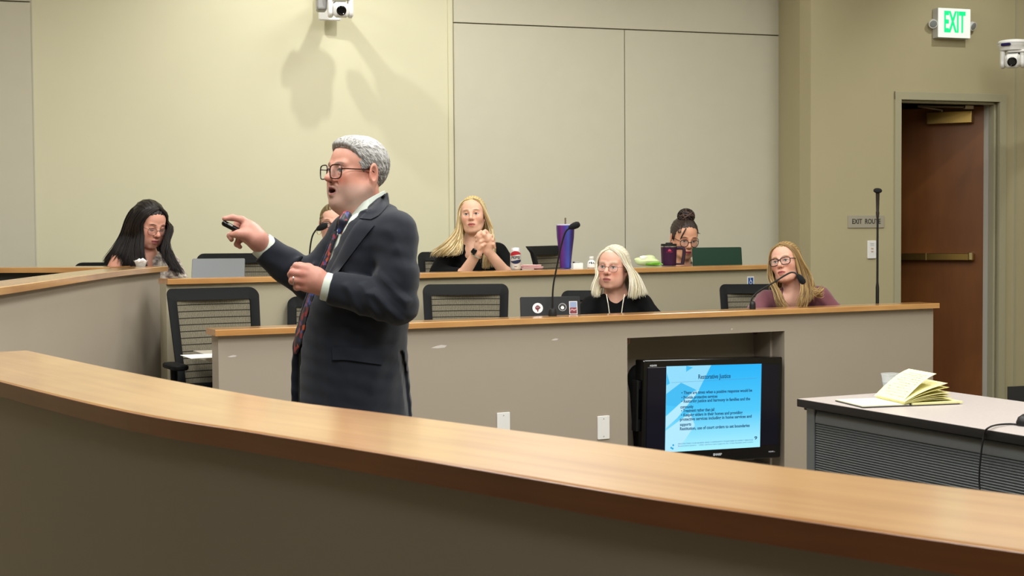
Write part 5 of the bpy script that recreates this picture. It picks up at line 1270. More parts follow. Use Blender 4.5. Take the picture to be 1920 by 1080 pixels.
# shoulders and arms
F.cone(m_(700, 402, -.06), m_(738, 434, -.15), .053, .064, .05); F.cone(m_(690, 405, .06), m_(655, 440, .16), .055, .066, .05)
F.ell(m_(738, 452, -.165), (.070, .066, .082), None, .04)
F.chain([m_(738, 445, -.17), m_(746, 520, -.20), m_(744, 568, -.21)], [.068, .062, .057], .02); F.ell(m_(744, 574, -.205), (.055, .053, .050), None, .02)
F.cone(m_(748, 572, -.21), m_(690, 556, -.225), .061, .057, .012); F.cone(m_(690, 556, -.225), m_(625, 541, -.235), .057, .051, .012, clip=.012)
F.chain([m_(655, 445, .165), m_(603, 512, .17), m_(585, 530, .165)], [.068, .066, .064], .02); F.cone(m_(588, 531, .16), m_(540, 500, .15), .064, .058, .012); F.cone(m_(540, 500, .15), m_(498, 469, .135), .058, .050, .012, clip=.004)
# sleeve folds at the elbows
for a, b, r in (((742, 470, -.235), (775, 500, -.20), .008), ((560, 515, .10), (590, 498, .10), .010), ((540, 505, .10), (566, 482, .10), .009), ((575, 540, .10), (600, 505, .10), .010)):
    F.cone(m_(*a), m_(*b), r, r * .6, .020)
# neck ring + collar
F.cone(m_(686, 412), m_(687, 366), .078, .070, .02)
# neck hole
F.cone(m_(682, 414), m_(686, 340), .066, .061, .004, 'sub')
ca, cb = m_(724, 362), m_(661, 415); dd = (ca - cb); F.half((-dd.z, 0, dd.x), -dd.z * ca.x + dd.x * ca.z, (m_(646, 0).x, DM - .15, zj(440)), (m_(745, 0).x, DM + .15, zj(340)), .004)
# front opening
def wedge(X, Y, Z):
    z = Z.ravel(); cx = np.interp(z, lv[:, 0], lv[:, 1]).reshape(Z.shape); wn = np.interp(z, WN[:, 0], WN[:, 1]).reshape(Z.shape)
    dx, dy = X - cx, Y - DM; f = dx * FR.x + dy * FR.y; l = dx * LT.x + dy * LT.y
    return np.maximum(np.maximum(l - wn, -(l + .035)), .03 - f)
F.op(wedge, (m_(520, 0).x, DM - .32, zj(790)), (m_(760, 0).x, DM + .3, zj(380)), .004, 'sub')
# lapel: raised slab on the near side; polygon in picture-plane coordinates turned into metres
def polymask(pts, X, Z, soft=.0015):
    P = [(m_(a, b, -.12).x, m_(a, b, -.12).z) for a, b in pts]; d = None; n = len(P); inside = np.zeros(np.broadcast(X, Z).shape, bool); dist = np.full(inside.shape, 9.)
    for i in range(n):
        (x0, z0), (x1, z1) = P[i], P[(i + 1) % n]; L2 = (x1 - x0) ** 2 + (z1 - z0) ** 2; t = np.clip(((X - x0) * (x1 - x0) + (Z - z0) * (z1 - z0)) / L2, 0, 1)
        dist = np.minimum(dist, np.hypot(X - x0 - t * (x1 - x0), Z - z0 - t * (z1 - z0))); c = ((z0 > Z) != (z1 > Z)) & (X < (x1 - x0) * (Z - z0) / (z1 - z0 + 1e-12) + x0); inside ^= c
    return np.clip(np.where(inside, dist, -dist) / soft + .5, 0, 1)
def raise_(pts, amt, y1=DM - .02, soft=.003):
    xs = [m_(a, b).x for a, b in pts]; zs = [m_(a, b).z for a, b in pts]
    F.disp(lambda X, Y, Z: -amt * polymask(pts, X, Z, soft) * (Y < y1), (min(xs) - .03, DM - .34, min(zs) - .03), (max(xs) + .03, y1, max(zs) + .03))
raise_([(747, 660), (752, 661), (771, 788), (762, 788)], -.012, soft=.004)
F.disp(lambda X, Y, Z: .0012 * np.sin(X * 90 + Z * 40) * np.sin(Z * 60 - Y * 50) + .0008 * np.sin(Z * 130 + X * 30), lo3, hi3)
for pts, amt, sf in (([(690, 710), (748, 625), (752, 640), (700, 730)], .004, .03), ([(688, 765), (752, 675), (752, 700), (700, 785)], .004, .03), ([(608, 620), (618, 620), (640, 780), (622, 780)], .003, .025), ([(655, 700), (664, 700), (664, 780), (652, 780)], .003, .02),
                     ([(706, 512), (716, 506), (774, 560), (768, 570)], .010, .02), ([(700, 545), (712, 540), (764, 596), (752, 602)], .010, .018), ([(684, 530), (694, 528), (724, 596), (712, 598)], .008, .016), ([(655, 530), (664, 528), (690, 585), (680, 588)], .006, .014),
                     ([(640, 470), (660, 440), (690, 520), (660, 530)], .003, .04), ([(728, 430), (745, 425), (775, 500), (765, 520)], .004, .03)):
    raise_(pts, amt, soft=sf)
jk = F.mesh('jacket', M_SUIT, man); del F
from mathutils.bvhtree import BVHTree
bv = BVHTree.FromPolygons([v.co.copy() for v in jk.data.vertices], [tuple(p_.vertices) for p_ in jk.data.polygons]); MI_(jk)
def jhit(px, py, off):
    r = ray(px, py).normalized(); h_, n_, i_, d_ = bv.ray_cast(CP, r); 
    if h_ is None: h_ = m_(px, py, -.15)
    return h_ - r * off
def on_jacket(name, inner, outer, off0, off1, nu=36, nv=5, th=.004):
    """cloth piece lying on the jacket between two outlines"""
    A = spline([(x, y, 0) for x, y in inner], nu); B = spline([(x, y, 0) for x, y in outer], nu); top = []; bot = []
    for i in range(nu):
        for j in range(nv):
            t = j / (nv - 1); x, y = A[i, 0] * (1 - t) + B[i, 0] * t, A[i, 1] * (1 - t) + B[i, 1] * t; q = jhit(x, y, 0); rr_ = ray(x, y).normalized(); o_ = off0 + (off1 - off0) * t; top.append(q - rr_ * (o_ + th)); bot.append(q - rr_ * (o_ - .003))
    G = np.array([tuple(v) for v in top]).reshape(nu, nv, 3); K = G.copy()
    for _ in range(3): K[1:-1] = (K[:-2] + K[1:-1] * 2 + K[2:]) / 4
    D = K - G; top = [Vector(v) for v in K.reshape(-1, 3)]; bot = [Vector(b_) + Vector(d_) for b_, d_ in zip(bot, D.reshape(-1, 3))]
    mb = MB(); n = nu * nv; fs = []
    for i in range(nu - 1):
        for j in range(nv - 1): a = i * nv + j; fs += [(a, a + 1, a + nv + 1, a + nv), (n + a, n + a + nv, n + a + nv + 1, n + a + 1)]
        fs += [(i * nv, (i + 1) * nv, n + (i + 1) * nv, n + i * nv), (i * nv + nv - 1, n + i * nv + nv - 1, n + (i + 1) * nv + nv - 1, (i + 1) * nv + nv - 1)]
    for j in range(nv - 1): fs += [(j, n + j, n + j + 1, j + 1), (n - nv + j, n - nv + j + 1, 2 * n - nv + j + 1, 2 * n - nv + j)]
    mb.add(top + bot, fs); return MI_(mb.build(name, M_SUIT, man, smooth=True, angle=50))
lp = on_jacket('lapel', [(675, 411), (663, 424), (648, 448), (632, 480), (615, 512), (603, 540)], [(702, 422), (687, 440), (667, 466), (646, 494), (624, 522), (606, 546)], .001, .003)
on_jacket('jacket_collar', [(721, 363), (704, 379), (686, 396), (674, 409)], [(729, 382), (720, 393), (709, 404), (695, 411)], .001, .003)
on_jacket('pocket_flap', [(622, 652), (650, 651), (680, 653), (717, 656)], [(623, 675), (650, 675), (680, 679), (716, 684)], .0005, .003)
# shirt
SL = [(py, cx, rx, ry) for py, cx, rx, ry in JL]
F = SDF((m_(520, 0).x, DM - .28, zj(760)), (m_(770, 0).x, DM + .28, zj(352)), .005)
F.loft([(z_, cx + .001, cy, max(rx - .012, .05), max(ry - .016, .05)) for z_, cx, cy, rx, ry in lev(JL) if z_ > zj(675)], .02)
F.cone(m_(684, 425), m_(685, 392), .070, .062, .012)
F.cone(m_(684, 410), m_(686, 340), .062, .058, .003, 'sub')
ca, cb = m_(724, 372), m_(646, 418); dd = (ca - cb); F.half((-dd.z, 0, dd.x), -dd.z * ca.x + dd.x * ca.z, (m_(600, 0).x, DM - .15, zj(430)), (m_(760, 0).x, DM + .15, zj(335)), .003)
sh = MI_(F.mesh('shirt', M_SHIRT, man)); del F
# collar: a band around the neck, its top edge sloping down to the front, with a point on the near side
ca, cb = m_(722, 357), m_(648, 402); kx = (ca.z - cb.z) / (ca.x - cb.x); cc_ = m_(685, 400); vs = []; n = 56; fgap = math.atan2(FR.y, FR.x); mb = MB()
for k in range(n + 1):
    a_ = fgap + .16 + (2 * math.pi - .32) * k / n; c_, s_ = math.cos(a_), math.sin(a_); t_ = (c_ + 1) / 2
    rt = .0595; rb = .0635 + .0115 * (1 - t_); xt, yt = cc_.x + rt * c_ * 1.02, DM + rt * s_ * 1.05; zt = cb.z + (xt - cb.x) * kx; edge = min(k, n - k) / n
    dh = .034 + .030 * math.exp(-(edge / .055) ** 2)
    for (r_o, z_o) in ((0, 0), (.0012, .0008), (.0030, 0)): vs.append((xt + r_o * c_, yt + r_o * s_, zt + z_o))
    xb, yb = cc_.x + rb * c_ * 1.03, DM + rb * s_ * 1.08; zb_ = zt - dh; vs += [(xb + .003 * c_, yb + .003 * s_, zb_), (xb, yb, zb_)]
mb.add(vs, [(i * 5 + q, i * 5 + (q + 1) % 5, (i + 1) * 5 + (q + 1) % 5, (i + 1) * 5 + q) for i in range(n) for q in range(5)] + [(4, 3, 2, 1, 0), tuple(n * 5 + q for q in range(5))])
MI_(mb.build('collar', M_SHIRT, man, smooth=True, angle=50))
# cuffs
def cuff(a, b, r0, r1, name='shirt_cuff'):
    a, b = Vector(a), Vector(b); d = (b - a); L_ = d.length; d.normalize(); R = frame(d.orthogonal(), z=d); mb = MB(); prof = [(r0 - .004, -.03), (r0, -.03), (r1 + .0005, L_ - .004), (r1 - .001, L_), (r1 - .0035, L_), (r1 - .005, L_ - .01), (r0 - .009, -.028)]
    seg = 36; vs = [a + R @ Vector((r * math.cos(2 * math.pi * k / seg), r * math.sin(2 * math.pi * k / seg), z)) for r, z in prof for k in range(seg)]; n = len(prof)
    mb.add(vs, [(i * seg + k, i * seg + (k + 1) % seg, ((i + 1) % n) * seg + (k + 1) % seg, ((i + 1) % n) * seg + k) for i in range(n) for k in range(seg)]); return MI_(mb.build(name, M_SHIRT, man, smooth=True, angle=50))
cuff(m_(640, 545, -.236), m_(606, 536, -.238), .044, .0425); cuff(m_(516, 481, .137), m_(489, 457, .125), .0445, .0425)
# trousers and shoes
F = SDF((m_(520, 0).x, DM - .26, .07), (m_(790, 0).x, DM + .26, zj(655)), .008)
F.loft([(zj(655), m_(654, 655).x, DM, .158, .165), (zj(780), m_(654, 780).x, DM, .160, .18), (.80, m_(656, 780).x, DM, .155, .185), (.70, m_(656, 780).x, DM, .12, .17)], .03)
for s in (-1, 1): hx_ = m_(656 + s * 8, 800).x; F.chain([(hx_, DM + s * -.10, .82), (hx_ - .02, DM + s * -.11, .48), (hx_ - .01, DM + s * -.11, .09)], [.105, .078, .064], .03)
MI_(F.mesh('trousers', M_TROU, man)); del F
for s in (-1, 1):
    x0 = m_(656 + s * 8, 800).x; F = SDF((x0 - .26, DM + s * -.11 - .09, -.0), (x0 + .12, DM + s * -.11 + .09, .14), .006); F.ell((x0 + .02, DM + s * -.11, .05), (.06, .042, .05), None, .02); F.ell((x0 - .10, DM + s * -.11, .04), (.12, .048, .038), None, .02); F.half((0, 0, -1), -.003, (x0 - .3, DM - .3, -.05), (x0 + .2, DM + .3, .04)); MI_(F.mesh('shoe', mat('shoe_leather', '#0c0a09', .25), man)); del F
# tie
def tie_pt(py, off, lat=0.0):
    z_ = zj(py); cx, cy, rx, ry = tors(z_); rx -= .012; ry -= .016
    # surface point of the shirt ellipse along direction FR turned by lateral shift
    v = FR * 1.0 + LT * (lat / .17); v.normalize(); rho = 1 / math.sqrt((v.x / rx) ** 2 + (v.y / ry) ** 2); return Vector((cx + v.x * rho, cy + v.y * rho, z_)) + Vector((FR.x, FR.y, 0)) * off
rows = [(433, .020, .010), (460, .028, .008), (500, .034, .006), (540, .037, .006), (590, .042, .008), (635, .046, .010), (655, .020, .010), (660, .003, .010)]
mb = MB(); vs = []; fs = []; uv = []
LTC = .072
for py, wd_, off in rows:
    for q in range(7): u = -1 + q / 3; vs.append(tie_pt(py, off + .004 * (1 - u * u), LTC * max(0, min(1, (560 - py) / 120)) + u * wd_))
    for q in range(7): u = 1 - q / 3; vs.append(tie_pt(py, off - .003, LTC * max(0, min(1, (560 - py) / 120)) + u * wd_))
for i in range(len(rows) - 1):
    for q in range(14): fs.append((i * 14 + q, i * 14 + (q + 1) % 14, (i + 1) * 14 + (q + 1) % 14, (i + 1) * 14 + q))
fs += [tuple(range(13, -1, -1)), tuple((len(rows) - 1) * 14 + k for k in range(14))]
mb.add(vs, fs)
mt = mat('tie_silk', '#1a2140', .45); nt = mt.node_tree; N = nt.nodes.new; L = nt.links.new; tc = N('ShaderNodeTexCoord'); vo = N('ShaderNodeTexVoronoi'); vo.inputs['Scale'].default_value = 75; L(tc.outputs['Object'], vo.inputs['Vector'])
sp = N('ShaderNodeSeparateColor'); L(vo.outputs['Color'], sp.inputs[0]); cr = N('ShaderNodeValToRGB'); cr.color_ramp.interpolation = 'CONSTANT'; L(sp.outputs[0], cr.inputs[0]); E = cr.color_ramp.elements; E[0].color = rgb('#11142a') + (1,); E[1].position = .96; E[1].color = rgb('#10121f') + (1,)
for pos, c_ in ((.40, '#25356f'), (.52, '#7e222b'), (.64, '#10121f'), (.78, '#a3482c'), (.83, '#46467c'), (.88, '#8e2733'), (.94, '#7f8796')): e = E.new(pos); e.color = rgb(c_) + (1,)
L(cr.outputs[0], nt.nodes['Principled BSDF'].inputs['Base Color'])
tie = MI_(mb.build('tie', mt, man, smooth=True, angle=60))
F = SDF(m_(628, 440, -.2), m_(680, 385, .1), .003); F.chain([m_(650, 405, -.112), m_(645, 417, -.122), m_(637, 434, -.128)], [.0165, .0175, .014], .008); MI_(F.mesh('tie_knot', mt, man)); del F
# ring and clicker
mb = MB(); mb.tube([H_(553 + 0 * k, 525, -.012) + Vector((.002 * math.cos(k * math.pi / 8) * 0 + .0, 0, 0)) + Vector((-.003, math.cos(k * math.pi / 8) * .0128, math.sin(k * math.pi / 8) * .0128)) for k in range(16)], .0022, 6, closed=True); MI_(mb.build('ring', mat('silver', '#cfcac0', .25, 1.0), man, smooth=True))
cl = root('presentation_clicker', G_(438, 428, -.016), 'small black presentation clicker in the pointing hand', 'remote'); F = SDF(G_(405, 450, -.06), G_(470, 405, .05), .002); F.cone(G_(421, 419, -.014), G_(458, 438, -.004), .0095, .0088, .001)
local(F.mesh('clicker_body', M_BLACKG, cl), cl); del F
mb = MB(); mb.tube([G_(428, 420, -.024), G_(436, 424, -.024)], .003, 6); local(mb.build('button', M_GREYP, cl), cl)
# =============================== seated people ===============================
def P3(px, py, Y): return at(px, py, Y)
def torso(F, sh_l, sh_r, neck, hip, ra=.055, chest=(.15, .10, .13), grow=0.0, bust=.0, front=-1):
    """trunk between shoulders and hips; sh_l is at image left"""
    L_, R_, N_, H_ = Vector(sh_l), Vector(sh_r), Vector(neck), Vector(hip); mid = (L_ + R_) / 2
    F.cone(L_, R_, ra + grow, ra + grow, .04); F.cone(L_.lerp(mid, .2) + Vector((0, 0, -.0)), N_ + Vector((0, 0, -.02)), ra * .75 + grow, .045 + grow * .5, .05); F.cone(R_.lerp(mid, .2), N_ + Vector((0, 0, -.02)), ra * .75 + grow, .045 + grow * .5, .05)
    c = mid.lerp(H_, .30); F.ell(c, (chest[0] + grow, chest[1] + grow, chest[2] + grow), None, .04); F.cone(mid.lerp(H_, .35), H_, .115 + grow, .135 + grow, .06)
    if bust:
        ax_ = (R_ - L_).normalized(); fr = Vector((ax_.y, -ax_.x, 0)) * (1 if ax_.x > 0 else -1)
        for s_ in (-1, 1): F.ell(c + ax_ * s_ * .075 + fr * (chest[1] * .75) + Vector((0, 0, -.02)), (.062 + grow, .055 + grow, .06 + grow), None, .04)
def legs(hip, fl, name, m, parent, w=.085):
    H_ = Vector(hip); F = SDF((H_.x - .24, H_.y - .55, fl), (H_.x + .24, H_.y + .2, H_.z + .12), .012)
    for s_ in (-1, 1): F.chain([H_ + Vector((s_ * .09, .02, -.02)), Vector((H_.x + s_ * .10, H_.y - .31, fl + .50)), Vector((H_.x + s_ * .10, H_.y - .29, fl + .07))], [.095, .068, .05], .04)
    F.ell(H_, (.17, .13, .11), None, .05); o = F.mesh(name, m, parent); local(o, parent)
    for s_ in (-1, 1):
        F = SDF((H_.x + s_ * .10 - .08, H_.y - .48, fl), (H_.x + s_ * .10 + .08, H_.y - .18, fl + .13), .010); F.ell((H_.x + s_ * .10, H_.y - .33, fl + .04), (.045, .12, .045), None, .02); F.half((0, 0, -1), -(fl + .004), (H_.x - .3, H_.y - .7, fl - .05), (H_.x + .3, H_.y, fl + .04)); local(F.mesh('shoe', mat('shoe_leather', '#0c0a09', .25), parent), parent)
def bbox(pts, m): a = np.array([tuple(p) for p in pts]); return a.min(0) - m, a.max(0) + m
class Sitter:
    def __init__(s, label, head, shl, shr, hip, fl, skin, group=None):
        s.h = head; s.root = root('person', (hip.x, hip.y, fl), label, 'person', group); s.shl, s.shr, s.hip, s.fl, s.skin = shl, shr, hip, fl, skin
        s.nape = (Vector(shl) + Vector(shr)) / 2 + Vector((0, 0, .045))
    def body(s, arms, extra=None, pts=(), chest=(.135, .09, .12), neck_r=.050, h=.0045, hh=.0026, painter=None, bust=0):
        allp = [s.shl, s.shr, s.hip, s.h.c] + [p for a in arms for p in a[0]] + list(pts); lo, hi = bbox(allp, .14); zt = s.h.c.z + .15; lo[2] = s.hip.z - .1
        F = SDF(lo, (hi[0], hi[1], zt), h, {2: (s.h.c.z - .14 * s.h.s, 9., hh), 0: (s.h.c.x - .10, s.h.c.x + .10, hh), 1: (s.h.c.y - .13, s.h.c.y + .10, hh)})
        add_head(F, s.h); hd = s.h
        torso(F, s.shl, s.shr, s.nape, s.hip, .046, chest, bust=bust); F.cone(hd.w((0, .022, -.045)), s.nape + Vector((0, 0, .02)), neck_r, neck_r * 1.02, .025); F.cone(s.nape + Vector((0, 0, .02)), s.nape - Vector((0, 0, .05)), neck_r * 1.02, .07, .04)
        for a in arms: F.chain(a[0], a[1], .015)
        if extra: extra(F)
        def paint(V):
            b = skin_base(V, s.skin)
            if painter: b = painter(V, b)
            return paint_face(hd, V, b)
        o = F.mesh('body', M_SKIN, s.root, paint); local(o, s.root); return o
    def cloth(s, name, m, arms, cuts=None, chest=(.145, .10, .13), h=.0055, grow=.010, neck_r=.060, bust=0, zmin=None, wr=.0015, collar=0.0):
        allp = [s.shl, s.shr, s.hip] + [p for a in arms for p in a[0]]; lo, hi = bbox(allp, .13); lo[2] = (zmin or s.hip.z - .08); hi[2] = s.nape.z + .10
        F = SDF(lo, hi, h); torso(F, s.shl, s.shr, s.nape, s.hip, .046, chest, grow, bust)
        for a in arms: F.chain(a[0], [r + grow for r in a[1]], .02)
        if collar: F.cone(s.nape + Vector((0, 0, .01)), s.nape + Vector((0, .0, .01 + collar)), neck_r + .008, neck_r + .006, .01)
        F.cone(s.nape - Vector((0, 0, .03)), s.nape + Vector((0, 0, .2)), neck_r, neck_r, .008, 'sub')
        if cuts: cuts(F)
        if wr: F.disp(lambda X, Y, Z: wr * np.sin(X * 70 + Z * 55) * np.sin(Z * 45 - Y * 60 + X * 20), lo, hi)
        o = F.mesh(name, m, s.root, keep=None); local(o, s.root); return o
    def hairdo(s, groups, name='hair'):
        S, R_, Cc = [], [], []
        for g in groups: a, b, c = locks(**g); S += a; R_ += b; Cc += c
        o = tubes(name, S, R_, Cc, s.root); local(o, s.root); return o
    def cap(s, keep, pal, grow=.006, noise=.001, seed=0, extra=None):
        o = cap(s.h, grow, lambda x, y, z: -keep(x, y, z), 'hair', M_HAIR, s.root, pal, .0036, extra, noise, seed); local(o, s.root); return o
    def specs(s, m, **k):
        g = glasses(s.h, s.root, m, **k)
        for o in [g] + list(g.children): local(o, s.root)
        return g
def arm(pts, rs): return ([Vector(p) for p in pts], rs)

# ---- blonde woman with folded hands (upper row) ----
Yb = 8.95
def b_(px, py, dy=0.0): return at(px, py, Yb + dy)
h = Head(b_(887, 405), -6, 6, -3, .98, female=True, jaw=.88, nose=.95, lips='#b8655c', skin='#dfb198', brow='#7a5a3e', iris='#4c5a60', blush=0.30, eye=.95)
s = Sitter('woman with long blonde hair in a black top, chin resting above folded hands', h, b_(838, 478, .02), b_(934, 474, .04), Vector((b_(886, 500).x, 9.06, FL2 + .52)), FL2, '#dfb198')
eL, wL = b_(868, 516, -.16), b_(895, 474, -.24); eR, wR = b_(948, 512, -.14), b_(914, 470, -.22)
aw = [arm([s.shl, b_(822, 512, -.04), eL, wL], [.046, .042, .038, .027]), arm([s.shr, b_(962, 508, -.02), eR, wR], [.046, .042, .037, .027])]
def hands_b(F):
    F.chain([wL, b_(899, 460, -.245), b_(902, 448, -.25)], [.027, .030, .027], .012); F.chain([wR, b_(915, 458, -.225), b_(915, 447, -.235)], [.027, .030, .027], .012)
    for i, (y0, x0, x1) in enumerate(((434, 892, 908), (440, 893, 916), (447, 896, 919), (454, 899, 920))):
        F.chain([b_(915, y0 + 4, -.235), b_(908, y0 + 1 + i, -.262), b_(x0 + 5, y0 + 4 + i, -.275), b_(x0, y0 + 10 + i, -.268)], [.0105, .0098, .009, .0078], .004)
        F.chain([b_(903, y0 + 3, -.245), b_(910, y0 - 1 + i, -.25), b_(x1 + 5, y0 + 1 + i, -.24), b_(x1 + 8, y0 + 8 + i, -.225)], [.0105, .0098, .009, .0078], .004)
    F.chain([b_(899, 452, -.262), b_(897, 442, -.275), b_(902, 434, -.272)], [.013, .011, .009], .008); F.chain([b_(913, 450, -.26), b_(908, 440, -.275), b_(903, 436, -.265)], [.013, .011, .009], .008)
def pb(V, b):
    for q in ((892, 444), (894, 451)):
        p = np.array(b_(q[0], q[1], -.27)); e = (((V - p) ** 2).sum(1) < .006 ** 2)[:, None]; b = np.where(e, np.array(rgb('#8c2f3c')), b)
    return b
s.body(aw, hands_b, [b_(905, 440, -.3)], neck_r=.047, painter=pb, h=.0042)
M_BTOP = mat('black_knit', '#0a0b0d', .9, spec=.2, bump=.2)
def vneck(cx, cy, w, d, dyc=-.1):
    def c(F):
        a, b = Vector(cx), Vector(cy)
        F.ell(a.lerp(b, .1), (w, .16, d * .5), None, .006, 'sub')
    return c
def cut_b(F):
    F.cone(b_(886, 462, -.085), b_(886, 492, -.12), .068, .012, .010, 'sub')
ac = [arm([s.shl, b_(822, 512, -.04), b_(858, 517, -.14)], [.046, .042, .038]), arm([s.shr, b_(962, 508, -.02), b_(950, 512, -.11)], [.046, .042, .038])]
s.cloth('top', M_BTOP, ac, cut_b); legs(s.hip, FL2, 'trousers', M_TROU, s.root)
BL = ['#a88c5c', '#cbb27e', '#e2cfa0', '#ece0bc', '#bfa26c']
def kl(x, y, z): return np.minimum(.70 * y + .62 * z + .008, z + .11)    # swept back from the forehead
s.cap(kl, ['#b08d50', '#e0c88e'], .005, .0004, 1)
H_b = lambda x, y, z: h.w((x, y, z))
def hp(h, pts): return [h.w(p) for p in pts]
gl = [[H_b(.010, -.060, .098), H_b(-.045, -.055, .085), H_b(-.078, -.035, .030), b_(855, 430, -.04), b_(835, 455, -.09), b_(812, 472, -.10), b_(806, 482, -.06)],
      [H_b(.010, -.050, .104), H_b(-.055, -.045, .080), H_b(-.082, -.025, .020), b_(862, 438, -.05), b_(850, 462, -.11), b_(838, 474, -.12), b_(832, 480, -.10)],
      [H_b(.008, -.040, .108), H_b(-.055, -.040, .075), H_b(-.078, -.015, .0), b_(866, 440, -.03), b_(866, 460, -.10), b_(864, 472, -.13), b_(856, 478, -.13)]]
gr = [[H_b(.012, -.062, .098), H_b(.048, -.060, .080), H_b(.074, -.040, .030), b_(919, 420, -.04), b_(924, 440, -.04), b_(927, 470, -.06), b_(925, 505, -.10)],
      [H_b(.014, -.050, .104), H_b(.056, -.045, .078), H_b(.080, -.020, .020), b_(921, 428, -.02), b_(922, 452, -.08), b_(916, 480, -.15), b_(912, 508, -.16)],
      [H_b(.014, -.035, .108), H_b(.058, -.030, .075), H_b(.080, .000, .010), b_(918, 430, .0), b_(918, 456, -.07), b_(908, 480, -.14), b_(905, 508, -.16)]]
gb = [[H_b(-.02, .03, .115), H_b(-.06, .06, .07), H_b(-.075, .06, -.02), b_(860, 440, .08), b_(848, 465, .04), b_(838, 480, .01), b_(830, 490, .0)],
      [H_b(.0, .04, .118), H_b(.0, .11, .06), H_b(.0, .12, -.03), b_(887, 440, .12), b_(887, 465, .10), b_(887, 480, .09), b_(887, 490, .08)],
      [H_b(.02, .03, .115), H_b(.06, .06, .07), H_b(.075, .06, -.02), b_(914, 440, .08), b_(922, 465, .04), b_(928, 480, .02), b_(930, 490, .0)]]
s.hairdo([dict(guides=gl, n=798, r=0.00125, pal=BL, seed=1, jit=.005, wave=.004, npt=22), dict(guides=gr, n=627, r=0.00125, pal=BL, seed=2, jit=.004, wave=.003, npt=22), dict(guides=gb, n=418, r=0.00158, pal=BL, seed=3, jit=.008)], 'long_hair')
# watch
wr = s.root; a0 = wL.lerp(eL, .06); d = (wL - eL).normalized(); R = frame(d.orthogonal(), z=d); mb = MB(); mb.tube([a0 + R @ Vector((math.cos(k * math.pi / 10) * .0305, math.sin(k * math.pi / 10) * .0305, 0)) for k in range(20)], .006, 6, closed=True, flat=1.6)
wt = local(mb.build('watch_strap', mat('silver', '#cfcac0', .25, 1.0), wr, smooth=True), wr); q = b_(889, 471, -.245) + Vector((-.0, -.028, 0)); Rw = frame((d.x, d.y, d.z), y=(0, 1, 0)); mb = MB(); mb.rbox(q, (.034, .010, .030), .007, Rw, ax=1); local(mb.build('watch_face', M_BLACKG, wt), wr)

# ---- white-haired woman (front row) ----
Yw = 8.08
def w_(px, py, dy=0.0): return at(px, py, Yw + dy)
h = Head(w_(1150, 503), -24, 2, 3, 1.02, female=True, jaw=.95, nose=1.05, lips='#a86460', skin='#d9a793', brow='#b09a86', iris='#55606a', blush=0.47, eye=.8, fat=.003, ear=.9)
s = Sitter('woman with shoulder-length white hair and thin glasses, black top, at the front bench', h, w_(1110, 577, .02), w_(1202, 572, .04), Vector((w_(1156, 600).x, 8.16, FL1 + .50)), FL1, '#d9a793')
aw = [arm([s.shl, w_(1082, 606, -.05), w_(1100, 622, -.16), w_(1138, 620, -.24)], [.046, .042, .036, .026]), arm([s.shr, w_(1230, 604, -.02), w_(1215, 622, -.15), w_(1182, 620, -.24)], [.046, .042, .036, .026])]
s.body(aw, lambda F: (hand(F, w_(1138, 620, -.24), (.4, -1, 0), (0, 0, 1), .9), hand(F, w_(1182, 620, -.24), (-.4, -1, 0), (0, 0, 1), .9, side=-1)), [w_(1160, 660, -.42)], neck_r=.052)
def cut_w(F):
    F.cone(w_(1154, 552, -.07), w_(1156, 572, -.12), .058, .022, .010, 'sub')
s.cloth('black_top', M_BTOP, [arm([p for p in a[0][:3]] + [a[0][3]], a[1]) for a in aw], cut_w, chest=(.16, .11, .14), grow=.014, neck_r=.055); legs(s.hip, FL1, 'trousers', M_TROU, s.root)
WH = ['#b9ae8c', '#d4cbb0', '#e6dfcb', '#efe9da', '#c8bc98']
s.cap(lambda x, y, z: np.minimum(.78 * y + .56 * z + .018, z + .11), ['#c2b898', '#ece6d6'], .006, .0004, 2)
H_ = h.w
gl = [[H_((-.005, -.062, .104)), H_((-.05, -.060, .080)), H_((-.080, -.048, .020)), w_(1121, 515, -.07), w_(1114, 535, -.10), w_(1110, 556, -.12)],
      [H_((-.005, -.045, .110)), H_((-.06, -.040, .078)), H_((-.085, -.020, .010)), w_(1122, 525, -.03), w_(1118, 542, -.09), w_(1118, 558, -.12)],
      [H_((-.005, -.02, .116)), H_((-.06, -.0, .078)), H_((-.082, .010, .0)), w_(1128, 530, .0), w_(1122, 545, -.08), w_(1124, 556, -.11)]]
gr = [[H_((.0, -.064, .104)), H_((.045, -.066, .082)), H_((.078, -.046, .030)), w_(1181, 508, -.09), w_(1184, 535, -.12), w_(1180, 562, -.14)],
      [H_((.0, -.05, .110)), H_((.058, -.04, .082)), H_((.086, -.015, .020)), w_(1186, 515, -.06), w_(1193, 540, -.11), w_(1190, 563, -.14)],
      [H_((.0, -.03, .115)), H_((.062, .0, .080)), H_((.088, .02, .010)), w_(1194, 515, .0), w_(1205, 538, -.05), w_(1212, 553, -.08)],
      [H_((.0, .02, .118)), H_((.055, .06, .078)), H_((.075, .07, .0)), w_(1190, 520, .08), w_(1200, 540, .04), w_(1205, 550, .02)]]
gb = [[H_((-.02, .03, .115)), H_((-.06, .06, .07)), H_((-.075, .06, -.02)), w_(1125, 535, .06), w_(1122, 550, .03), w_(1120, 560, .0)],
      [H_((.0, .04, .118)), H_((.0, .11, .06)), H_((.0, .12, -.03)), w_(1160, 535, .12), w_(1160, 555, .10), w_(1160, 562, .08)],
      [H_((.02, .03, .115)), H_((.06, .06, .07)), H_((.075, .06, -.02)), w_(1192, 535, .08), w_(1200, 550, .04), w_(1202, 558, .0)]]
s.hairdo([dict(guides=gl, n=570, r=0.00119, pal=WH, seed=4, jit=.004, npt=18, wave=.002, ends=.08), dict(guides=gr, n=988, r=0.00119, pal=WH, seed=5, jit=.005, npt=18, wave=.002, ends=.08), dict(guides=gb, n=380, r=0.00158, pal=WH, seed=6, jit=.008)], 'long_hair')
